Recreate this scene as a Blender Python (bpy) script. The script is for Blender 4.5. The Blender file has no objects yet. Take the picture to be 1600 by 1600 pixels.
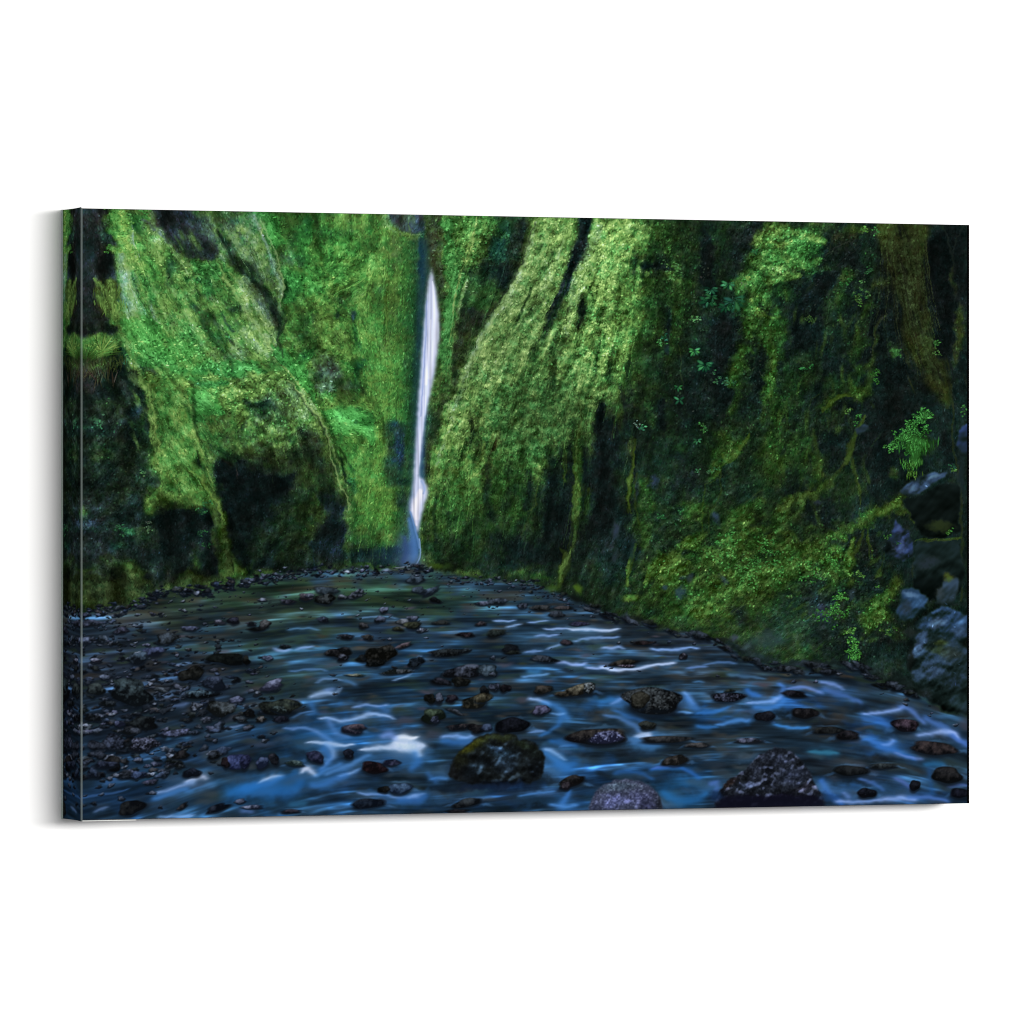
import bpy, math
import numpy as np

# ================================================================ camera, light, exposure
scene = bpy.context.scene
scene.view_settings.view_transform = 'Standard'
scene.view_settings.look = 'None'
scene.view_settings.exposure = 0
scene.view_settings.gamma = 1
scene.view_settings.use_curve_mapping = False
scene.render.resolution_x = 1024
scene.render.resolution_y = 1024
scene.cycles.filter_width = 1.1

# the canvas: 1.0 x 0.6 m, 48 mm deep, hung flat on the wall. x along the wall, y into it, z up
CW, CH, CD = 1.0, 0.5997, 0.0478
AMBIENT, KEY = 0.42, 900.0
FRONT_E = 1.49                                   # light falling on the front of the print

cam_d = bpy.data.cameras.new('camera')
cam = bpy.data.objects.new('camera', cam_d)
scene.collection.objects.link(cam)
cam_d.sensor_width = 36
cam_d.lens = 12215.0/1600*36
cam_d.clip_start = .1
cam_d.clip_end = 200
yaw = math.radians(26.4085)
fw = (math.sin(yaw), math.cos(yaw)); rt = (math.cos(yaw), -math.sin(yaw))
cx = .42153685*rt[0]-7.66231*fw[0]; cy = .42153685*rt[1]-7.66231*fw[1]
cam.location = (cx, cy, .30203868)
cam.rotation_euler = (math.radians(90), 0, -yaw)
scene.camera = cam

world = bpy.data.worlds.new('World')
scene.world = world
world.use_nodes = True
bg = world.node_tree.nodes['Background']
bg.inputs[0].default_value = (1.0, 1.0, 1.0, 1)
bg.inputs[1].default_value = AMBIENT

ld = bpy.data.lights.new('softbox', 'AREA')
ld.shape = 'RECTANGLE'
ld.size = 6.6; ld.size_y = 1.5
ld.energy = KEY
ld.color = (1.0, .99, .975)
softbox = bpy.data.objects.new('softbox', ld)
scene.collection.objects.link(softbox)
softbox.location = (CW/2+2.9, -8.0, CH/2+.85)
from mathutils import Vector
softbox.rotation_euler = (Vector((CW/2, 0, CH/2))-softbox.location).to_track_quat('-Z', 'Y').to_euler()

# ---------------------------------------------------------------- print: painting helpers
# The print on the canvas is one flat picture. It is composed here procedurally (noise, fibres,
# leaf dabs, strokes) in the print's own sheet coordinates and stored as a colour attribute.
PW, PH = 1300, 885
QUAD = ((128.0, 325.0), (1515.0, 352.0), (1515.0, 1256.0), (128.0, 1281.5))   # layout sheet corners

def homography(src, dst):
    A = []
    for (x, y), (u, v) in zip(src, dst):
        A.append([x, y, 1, 0, 0, 0, -u*x, -u*y, -u]); A.append([0, 0, 0, x, y, 1, -v*x, -v*y, -v])
    return np.linalg.svd(np.array(A, float))[2][-1].reshape(3, 3)

HM = homography(QUAD, ((0, 0), (PW-1, 0), (PW-1, PH-1), (0, PH-1)))
ORG = [0.0, 0.0, 1.0]
def org(x=0.0, y=0.0, k=1.0):
    """use local working coordinates: layout = (x, y) + k * local"""
    ORG[:] = [x, y, k]
def tr(p):
    p = np.asarray(p, float).reshape(-1, 2)*ORG[2]+np.array(ORG[:2])
    q = np.c_[p, np.ones(len(p))] @ HM.T
    return q[:, :2]/q[:, 2:3]
SC = PW/1387.0
rng = np.random.RandomState(7)
YY, XX = np.mgrid[0:PH, 0:PW].astype(np.float32)
# layout coordinates of every raster point
_g = np.linalg.inv(HM)
_w = _g[2, 0]*XX+_g[2, 1]*YY+_g[2, 2]
LX = ((_g[0, 0]*XX+_g[0, 1]*YY+_g[0, 2])/_w).astype(np.float32)
LY = ((_g[1, 0]*XX+_g[1, 1]*YY+_g[1, 2])/_w).astype(np.float32)

def vnoise(cx, cy, seed, ang=0.0):
    r = np.random.RandomState(seed)
    n = 256
    lat = r.rand(n, n).astype(np.float32)
    c, s = math.cos(ang), math.sin(ang)
    u = (XX*c+YY*s)/cx+97; v = (-XX*s+YY*c)/cy+101
    iu = np.floor(u).astype(np.int32); iv = np.floor(v).astype(np.int32)
    fu = u-iu; fv = v-iv
    fu = fu*fu*(3-2*fu); fv = fv*fv*(3-2*fv)
    a = lat[iv % n, iu % n]; b = lat[iv % n, (iu+1) % n]
    c2 = lat[(iv+1) % n, iu % n]; d = lat[(iv+1) % n, (iu+1) % n]
    return (a*(1-fu)+b*fu)*(1-fv)+(c2*(1-fu)+d*fu)*fv

def fbm(cx, cy, seed, octv=4, ang=0.0, gain=.55):
    t = 0; a = 1; w = 0
    for k in range(octv):
        t = t+a*vnoise(cx/2**k, cy/2**k, seed*13+k, ang); w += a; a *= gain
    t = t/w
    return ((t-t.mean())/t.std()).astype(np.float32)

def blur(a, r):
    if r < 1: return a
    for ax in (0, 1):
        for _ in range(2):
            p = np.pad(a, [(r+1, r) if i == ax else (0, 0) for i in range(a.ndim)], mode='edge')
            c = np.cumsum(p, axis=ax, dtype=np.float64)
            n = a.shape[ax]
            a = ((np.take(c, range(2*r+1, 2*r+1+n), axis=ax)-np.take(c, range(0, n), axis=ax))/(2*r+1)).astype(np.float32)
    return a

def hexc(h):
    return np.array([int(h[i:i+2], 16) for i in (0, 2, 4)], np.float32)

WX = fbm(26, 26, 3, 4); WY = fbm(26, 26, 4, 4)          # warp fields for organic outlines
wx2 = fbm(7, 7, 5, 3); wy2 = fbm(7, 7, 6, 3)

def polymask(pts, feather=2.0, warp=3.0, fine=1.0):
    P = tr(pts)
    m = np.zeros((PH, PW), np.float32)
    pad = 3*(warp+fine)+2*feather+3
    x0 = int(max(0, P[:, 0].min()-pad)); x1 = int(min(PW, P[:, 0].max()+pad+1))
    y0 = int(max(0, P[:, 1].min()-pad)); y1 = int(min(PH, P[:, 1].max()+pad+1))
    if x1 <= x0 or y1 <= y0: return m, (0, 0, 0, 0)
    sl = (slice(y0, y1), slice(x0, x1))
    X = XX[sl]+WX[sl]*warp+wx2[sl]*fine; Y = YY[sl]+WY[sl]*warp+wy2[sl]*fine
    ins = np.zeros(X.shape, bool)
    n = len(P)
    for i in range(n):
        ax, ay = P[i]; bx, by = P[(i+1) % n]
        if ay == by: continue
        c = ((ay > Y) != (by > Y)) & (X < (bx-ax)*(Y-ay)/(by-ay)+ax)
        ins ^= c
    sub = ins.astype(np.float32)
    if feather >= 1: sub = blur(sub, int(round(feather)))
    m[sl] = sub
    return m, (y0, y1, x0, x1)

def nums(s): return [float(v) for v in s.replace(',', ' ').split()]

def poly(img, col, s, feather=2, warp=3, fine=1.0, alpha=1.0):
    m, (y0, y1, x0, x1) = polymask(np.array(nums(s)).reshape(-1, 2), feather, warp, fine)
    mm = m[y0:y1, x0:x1, None]*alpha
    img[y0:y1, x0:x1] += (hexc(col)-img[y0:y1, x0:x1])*mm
    return m

def blobs(img, s, warp=4.0):
    """lines: colour alpha x y rx ry [angle]  - soft elliptical tone"""
    for ln in s.strip().split('\n'):
        f = ln.split()
        if not f: continue
        col = hexc(f[0]); al = float(f[1]); v = [float(t) for t in f[2:]]
        ang = math.radians(v[4]) if len(v) > 4 else 0
        x, y = tr([v[:2]])[0]; rx, ry = v[2]*SC*ORG[2], v[3]*SC*ORG[2]
        if len(v) > 4 and ry > rx: rx, ry = ry, rx            # the angle is that of the long axis
        R = 1.7*max(rx, ry)+3*warp
        x0, x1 = int(max(0, x-R)), int(min(PW, x+R)); y0, y1 = int(max(0, y-R)), int(min(PH, y+R))
        if x1 <= x0 or y1 <= y0: continue
        sl = (slice(y0, y1), slice(x0, x1))
        w = min(warp, .35*min(rx, ry))
        dx = XX[sl]-x+WX[sl]*w+wx2[sl]*w*.4; dy = YY[sl]-y+WY[sl]*w+wy2[sl]*w*.4
        c, s_ = math.cos(ang), math.sin(ang)
        r2 = ((dx*c+dy*s_)/rx)**2+((-dx*s_+dy*c)/ry)**2
        m = np.exp(-1.4*r2**1.5)*al
        img[sl] += (col-img[sl])*m[..., None]

def stroke(img, col, s, alpha=1.0, soft=.5, warp=1.0):
    """s: x y w x y w ... ; w = half width in layout px"""
    v = np.array(nums(s)).reshape(-1, 3)
    P = tr(v[:, :2]); W = v[:, 2]*SC*ORG[2]
    # smooth the path
    if len(P) > 2:
        t = np.arange(len(P)); tt = np.linspace(0, len(P)-1, (len(P)-1)*5+1)
        def cr(a):
            o = np.empty(len(tt))
            for k, q in enumerate(tt):
                i = min(int(q), len(a)-2); f = q-i
                p0 = a[max(i-1, 0)]; p1 = a[i]; p2 = a[i+1]; p3 = a[min(i+2, len(a)-1)]
                o[k] = .5*(2*p1+(p2-p0)*f+(2*p0-5*p1+4*p2-p3)*f*f+(3*p1-p0-3*p2+p3)*f**3)
            return o
        P = np.c_[cr(P[:, 0]), cr(P[:, 1])]; W = np.interp(tt, t, W)
    R = W.max()*1.6+3*warp+2
    x0, x1 = int(max(0, P[:, 0].min()-R)), int(min(PW, P[:, 0].max()+R+1))
    y0, y1 = int(max(0, P[:, 1].min()-R)), int(min(PH, P[:, 1].max()+R+1))
    if x1 <= x0 or y1 <= y0: return
    sl = (slice(y0, y1), slice(x0, x1))
    X = XX[sl]+WX[sl]*warp+wx2[sl]*warp*.5; Y = YY[sl]+WY[sl]*warp+wy2[sl]*warp*.5
    best = np.full(X.shape, 9.0, np.float32)
    for i in range(len(P)-1):
        a, b = P[i], P[i+1]; d = b-a; L = d@d+1e-6
        t = np.clip(((X-a[0])*d[0]+(Y-a[1])*d[1])/L, 0, 1)
        w = np.maximum(W[i]+(W[i+1]-W[i])*t, .35)
        q = np.hypot(X-a[0]-t*d[0], Y-a[1]-t*d[1])/w
        best = np.minimum(best, q)
    m = np.clip((1.25-best)/max(soft, .05)/1.25, 0, 1); m = m*m*(3-2*m)*alpha
    img[sl] += (hexc(col)-img[sl])*m[..., None]

def strokes(img, s, soft=.7, warp=1.0):
    """lines: colour alpha | x y w x y w ..."""
    for ln in s.strip().split('\n'):
        if not ln.strip(): continue
        h, p = ln.split('|'); h = h.split()
        stroke(img, h[0], p, float(h[1]), soft, warp)

def angle_field(s, power=2.2):
    v = np.array(nums(s)).reshape(-1, 3)
    P = tr(v[:, :2]); n = 0; c = 0; d = 0
    for (x, y), a in zip(P, np.radians(v[:, 2])):
        w = 1/((XX-x)**2+(YY-y)**2+300)**(power/2)
        c = c+w*math.cos(2*a); d = d+w*math.sin(2*a)
    return (np.arctan2(d, c)/2).astype(np.float32)

def lic(noise, ang, L, step=1.0):
    vx, vy = np.cos(ang), np.sin(ang)
    out = noise.copy(); n = 1
    for sg in (1, -1):
        x = XX.copy(); y = YY.copy(); px = vx*sg; py = vy*sg
        for k in range(L):
            x = x+px*step; y = y+py*step
            ix = np.clip(x+.5, 0, PW-1).astype(np.int32); iy = np.clip(y+.5, 0, PH-1).astype(np.int32)
            nx, ny = vx[iy, ix], vy[iy, ix]
            sgn = np.where(nx*px+ny*py < 0, -1, 1)
            px, py = nx*sgn, ny*sgn
            out += noise[iy, ix]; n += 1
    out /= n
    return (out-out.mean())/out.std()

def splat(img, x, y, a, b, th, col, alpha=1.0, hard=2.0):
    R = int(math.ceil(float(np.max(np.maximum(a, b)))))+1
    oy, ox = np.mgrid[-R:R+1, -R:R+1]
    ox = ox.ravel()[None]; oy = oy.ravel()[None]
    flat = img.reshape(-1, 3)
    N = len(x); ch = max(1, 3000000//ox.size)
    alpha = np.broadcast_to(np.asarray(alpha, np.float32), (N,))
    for i in range(0, N, ch):
        s = slice(i, i+ch)
        xi = np.floor(x[s]).astype(np.int32)[:, None]; yi = np.floor(y[s]).astype(np.int32)[:, None]
        px = xi+ox; py = yi+oy
        dx = px-x[s][:, None]; dy = py-y[s][:, None]
        c, sn = np.cos(th[s])[:, None], np.sin(th[s])[:, None]
        r = np.sqrt(((dx*c+dy*sn)/a[s][:, None])**2+((-dx*sn+dy*c)/b[s][:, None])**2)
        m = np.clip((1-r)*hard+.15, 0, 1)*alpha[s][:, None]
        ok = (m > .04) & (px >= 0) & (px < PW) & (py >= 0) & (py < PH)
        ids = (py*PW+px)[ok]; mm = m[ok][:, None]
        cc = np.repeat(col[s], ok.sum(1), axis=0)
        flat[ids] = flat[ids]*(1-mm)+cc*mm

def dabs(img, src, dens, n, a, b, angf, lum=(.75, 1.35), jit=.06, hi=0.0, alpha=.9, seed=1, corr=None, spread=.35, hard=2.0):
    """scatter leaf or tuft dabs where dens>0, each takes the tone under it times a random brightness"""
    r = np.random.RandomState(seed)
    x = r.rand(n*2)*PW; y = r.rand(n*2)*PH
    ix, iy = x.astype(int), y.astype(int)
    k = r.rand(n*2) < dens[iy, ix]
    x, y, ix, iy = x[k][:n], y[k][:n], ix[k][:n], iy[k][:n]
    m = len(x)
    if m == 0: return
    base = src[iy, ix]
    l = r.uniform(lum[0], lum[1], m)
    if corr is not None: l = l*(1+.22*corr[iy, ix])
    l = np.where(r.rand(m) < hi, l*1.45, l)
    col = base*np.clip(l, .3, 2.6)[:, None]
    col = col*(1+jit*r.randn(m, 3))
    th = angf[iy, ix]+r.randn(m)*spread
    order = np.argsort(l+r.rand(m)*.5)
    A = r.uniform(a[0], a[1], m); B = r.uniform(b[0], b[1], m)
    x, y, A, B, th, col = x[order], y[order], A[order], B[order], th[order], col[order]
    splat(img, x, y, A, B, th, np.clip(col, 0, 255).astype(np.float32), alpha, hard)

def comb(img, ang, L, step=1.0):
    """average a colour picture along the current"""
    vx, vy = np.cos(ang), np.sin(ang)
    out = img.copy(); n = 1
    for sg in (1, -1):
        x = XX.copy(); y = YY.copy()
        for k in range(L):
            ix = np.clip(x+.5, 0, PW-1).astype(np.int32); iy = np.clip(y+.5, 0, PH-1).astype(np.int32)
            x = x+vx[iy, ix]*step*sg; y = y+vy[iy, ix]*step*sg
            ix = np.clip(x+.5, 0, PW-1).astype(np.int32); iy = np.clip(y+.5, 0, PH-1).astype(np.int32)
            out += img[iy, ix]; n += 1
    return out/n

def relief(cell, ang, L, seed, k=1.0):
    """small bumps lit from above: returns shade and hollow maps"""
    h = lic(fbm(cell, cell, seed, 3), ang, L, 1.0)
    h = blur(h.astype(np.float32), 1)
    gy = np.zeros_like(h); gx = np.zeros_like(h)
    gy[1:-1] = h[2:]-h[:-2]; gx[:, 1:-1] = h[:, 2:]-h[:, :-2]
    s = gy*.9+gx*.35
    s = s/s.std()
    return np.clip(s, -2.6, 2.6).astype(np.float32), h
def paint_print():
    img = np.zeros((PH, PW, 3), np.float32)
    img[:] = hexc('324628')
    # ---------- back wall behind the fall
    poly(img, '5c7a3a', '380 310 700 310 700 900 380 900', 2, 0)
    blobs(img, '''
3f9038 .9 428 352 20 30 20
4a6044 .9 462 385 22 42
2f7a44 .8 478 360 8 34
5d8a3c .7 520 355 30 24
4c6a3c .8 505 385 26 22
6f8a48 .7 575 350 24 14
8a9a62 .6 600 342 16 10
3a6a3c .6 556 350 12 10
6a9a3c .8 540 400 40 26
7aa83e .7 520 430 36 22 -15
2f9440 .95 462 438 34 14 10
2c8a48 .8 470 452 26 10
4f9a3c .8 500 430 24 12
7f9440 .7 580 410 20 40
6c7a52 .7 560 450 28 16
55684c .7 590 455 22 16
8ca050 .6 575 480 20 12
222c28 .9 552 497 12 10 60
5c6470 .7 551 492 5 7
263a28 .9 525 491 5 12 -25
6c9440 .9 520 525 34 40 40
9a9c70 .5 497 510 14 20 50
56864a .6 470 500 24 24
405c3c .7 475 530 14 26
7a8a5c .7 498 555 10 28
6c9a46 .8 540 545 26 18 30
2c4630 .8 556 570 10 28 -10
2a5a3a .7 560 530 8 16
6a7264 .85 520 590 30 26
7c8078 .6 515 605 18 14
3f5a3c .6 550 600 12 24
1f4028 .8 560 608 9 10
2f9440 .8 470 590 20 26 35
3aa03c .9 440 560 24 14 25
38a03a .9 462 585 22 20 40
3f9a3a .8 485 612 16 12 35
5f8a3a .8 590 540 24 40
6c7a50 .6 600 520 14 14
5c6458 .7 606 535 14 14
5a8234 .8 600 600 26 40
71902e .8 620 400 8 60
6a6a50 .6 624 400 9 50
6a6c54 .5 618 490 10 36
68762e .6 612 440 6 40
5a8420 .9 644 430 9 80
5e8a2a .8 645 520 8 60
3f6a2c .9 643 600 8 60
46803a .6 622 640 16 30
2f9a3e .95 520 650 30 12 10
2a8a3a .9 545 642 20 14
35a03a .9 530 672 34 9 15
2c8c40 .9 575 660 14 20
218a38 .8 582 690 9 10
1f4a34 .7 563 640 7 7
5f9440 .8 530 700 30 20 45
699844 .8 560 720 24 26
6c8c30 .8 598 700 10 50
7a8420 .6 603 690 6 40
38445c .95 616 700 13 34
3c4a64 .8 626 690 9 24
4a5a48 .7 614 745 9 20
7c8a3c .4 620 740 8 16
2a5838 .9 640 700 8 60
23503a .9 646 640 6 60
5f8a30 .9 575 760 26 30
66902e .8 598 790 14 26
47602e .6 612 770 12 30
1f4238 .9 548 755 9 12
3a9a5c .7 545 752 9 6
2d5a48 .8 553 765 8 5
17242a .8 528 718 5 20 -25
4f6c28 .9 575 815 26 22
5a7422 .7 600 800 8 20
3d5a28 .9 560 838 20 20
34503a .8 585 840 18 16
2a3c38 .9 560 862 30 12
1a2430 .95 522 850 22 34
20304a .7 540 860 10 26
152028 .9 602 868 12 14
2c4048 .8 560 876 34 9
27405a .8 625 862 12 26
34588c .9 636 850 12 30
2b4c44 .7 625 800 10 26
3a6420 .6 640 770 6 12
1c2c28 .8 634 752 8 4
''')
    # ledge and rock above the fall
    poly(img, '52555c', '602 330 664 330 664 363 645 366 628 360 612 350', 2, 1)
    blobs(img, '''
3a3c44 .8 628 345 10 8
2a2e28 .8 660 350 5 16
6a7a40 .5 645 345 10 10
''')
    strokes(img, '''
9aa468 .9 | 598 344 2 612 356 2 628 364 2.5 645 367 2 660 367 1
6f7f58 .8 | 640 332 1 641 360 1
87a050 .6 | 622 372 4 640 374 4 655 372 3
''')
    # ---------- right of the fall: near wall behind ridge
    poly(img, '3a4a2a', '664 330 850 330 850 900 664 900', 2, 0)
    blobs(img, '''
4a5036 .9 680 370 14 40
64684c .6 684 345 8 10
5c6848 .8 690 430 8 34
403c2c .7 676 405 7 30
4f9a30 .9 705 350 12 20
66b030 .95 735 360 24 34
78b83a .8 728 400 22 34 110
6cae30 .8 765 350 20 22
4a9a34 .9 705 400 10 30
4fa03a .9 716 440 20 40
5cae34 .8 706 490 12 50
45963a .8 696 530 10 50
6ca038 .8 700 570 10 40
285a40 .9 790 360 24 26
1f4a3c .9 780 390 26 18
2a6a4c .8 785 398 20 10
343c34 .8 806 372 12 26
202a26 .9 816 360 7 24
5a7a2c .7 832 345 5 24
1d2a2c .95 782 420 30 20 -10
28442c .9 755 430 22 20
18221f .95 790 440 18 20
3a6a34 .8 762 455 26 20
31502e .9 740 470 22 22
2f3c30 .9 745 500 26 26
4c4c44 .6 752 488 12 8
3a5a2c .8 728 520 14 20
2c3428 .9 716 540 9 24
4c6a34 .6 735 535 12 10
333a28 .8 712 580 9 40
3c5c2c .8 690 590 12 30
4a7a3a .8 676 615 14 22
35482c .9 682 660 18 40
2a3428 .9 672 720 14 30
3c4c30 .8 690 640 10 30
242c26 .9 670 750 12 18
''')
    strokes(img, '''
9ac458 .8 | 746 340 1.6 742 365 2 733 395 2 725 410 1.5
a0c060 .8 | 722 425 1.6 714 455 1.8 708 485 1.8 706 510 1.4 700 540 1.2
8aa860 .6 | 731 440 3 722 470 4 712 510 4 706 560 3 704 600 3
''')
    # ---------- the main ridge, leafy and sunlit
    poly(img, '6f9a40', '838 330 1030 330 1040 480 1020 620 960 700 900 760 850 900 664 900 656 850 660 805 666 760 676 715 690 660 706 615 735 562 768 512 800 452 826 400', 2, 2)
    blobs(img, '''
86a85a .7 850 380 20 50 110
90b060 .7 800 480 22 60 122
8ab05c .7 750 570 26 50 120
7ea64c .7 715 660 18 60 108
86b058 .7 870 440 20 60 112
7caa48 .6 840 540 26 50 112
78a846 .7 960 380 34 34 110
88b450 .7 945 430 20 50 110
84ac4e .7 980 350 40 14
8cb25c .6 932 400 10 40 110
6aa03a .8 905 560 22 50 104
5f9438 .7 860 620 24 50 104
528434 .8 900 620 20 40 100
4a7c30 .7 840 690 30 40 105
588c34 .8 790 640 28 60 108
66983c .7 750 680 14 60 105
6a9440 .7 720 720 14 50 105
3c6228 .8 770 730 16 60 110
6c9a3c .6 960 490 26 50 100
567c34 .7 1000 440 30 60 95
446a2c .8 1010 520 30 60 95
2c4620 .8 1015 590 30 40
6a9c3a .8 900 520 14 40 102
''')
    return img

def paint_right(img):
    # fade of ridge into the dark wall, gullies
    poly(img, '1a2226', '914 330 928 330 926 355 918 390 905 420 893 445 882 470 868 500 858 520 846 540 840 532 850 505 862 478 872 445 884 425 893 390 898 360', 3, 2)
    poly(img, '2c4a28', '838 455 845 452 836 480 824 505 812 522 806 516 818 492 828 470', 3, 2)
    poly(img, '202c22', '906 460 916 458 914 490 904 520 898 512 902 485', 3, 2)
    blobs(img, '''
28381f .9 872 545 12 30 110
20261f .9 862 600 12 34 100
2a3c24 .8 838 560 12 14 120
181f1c .9 842 548 8 10 120
32501f .7 930 545 9 36 100
263a1e .7 938 500 8 24 95
20301f .8 958 570 9 40 95
4a6a2c .5 880 490 8 30 112
4c5a40 .5 875 560 10 30 105
1a241e .95 738 668 9 18 100
243420 .95 748 700 10 30 105
2e3a1e .8 730 690 6 40 105
30341f .9 770 690 14 12 130
5a5a2c .6 778 680 8 24 120
2c3422 .9 765 740 12 20
1c2420 .9 800 735 14 30
22301f .9 830 700 14 26
1a2420 .9 812 770 12 20
161c1e .97 868 730 16 60
12171c .95 905 720 20 90
10141c .95 950 690 22 80
12161c .97 940 800 40 80
10151d .97 860 810 60 70
161c20 .9 780 850 60 60
1c2a1e .8 730 810 26 60 100
26401c .8 700 790 14 60 100
3c5a20 .7 676 790 6 50 98
2c4a28 .7 712 820 16 24
1a2e24 .8 666 840 8 50
182420 .8 700 860 30 30
12181a .9 750 880 60 20
5f9030 .8 782 755 16 12
4a8a44 .6 792 762 7 7
3a6a28 .9 800 790 18 14
3c6424 .8 815 810 14 12
2a4826 .7 800 830 16 10
466c2c .8 722 755 12 34 105
507a30 .8 730 780 8 20
5a7030 .7 838 740 8 26 110
2c4a24 .7 740 850 14 20
2a3c22 .6 690 750 5 40 102
5c8a30 .8 880 650 14 40 98
64902e .8 895 610 12 30
446c24 .7 905 660 9 30
3a5a20 .8 905 720 7 60
46681f .7 902 780 5 60
2c4420 .6 912 790 12 40
547a24 .6 898 830 3 40
a08c30 .3 828 742 5 5
22301f .8 1010 640 20 40
10141a .9 980 640 12 50
1d2820 .9 1040 560 24 60
18201f .9 1080 640 30 50
14181f .95 1130 560 26 60
12161c .95 1125 610 24 60
26381f .9 1060 400 40 60
2f4a22 .8 1030 370 24 30
1a2420 .9 1020 410 30 16
16201c .95 1010 425 22 10
141c1c .9 1105 420 14 60
12171c .95 1100 400 10 50
24361e .8 1125 370 20 26
151a20 .95 1175 380 20 50
1d2424 .9 1150 400 24 40
1a1c24 .9 1190 350 20 30
2c4420 .9 1060 470 30 40
34501f .8 1050 520 24 40
141a1c .95 1042 500 8 40
2a4424 .8 1020 600 20 30
19211f .9 1000 700 20 30
1a1a22 .9 1128 510 20 20
2a1f24 .5 1125 530 14 24
101419 .95 1130 640 20 40
1a2a20 .8 1085 690 26 40
253c1f .8 1062 700 14 26
''')
    return img

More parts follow.
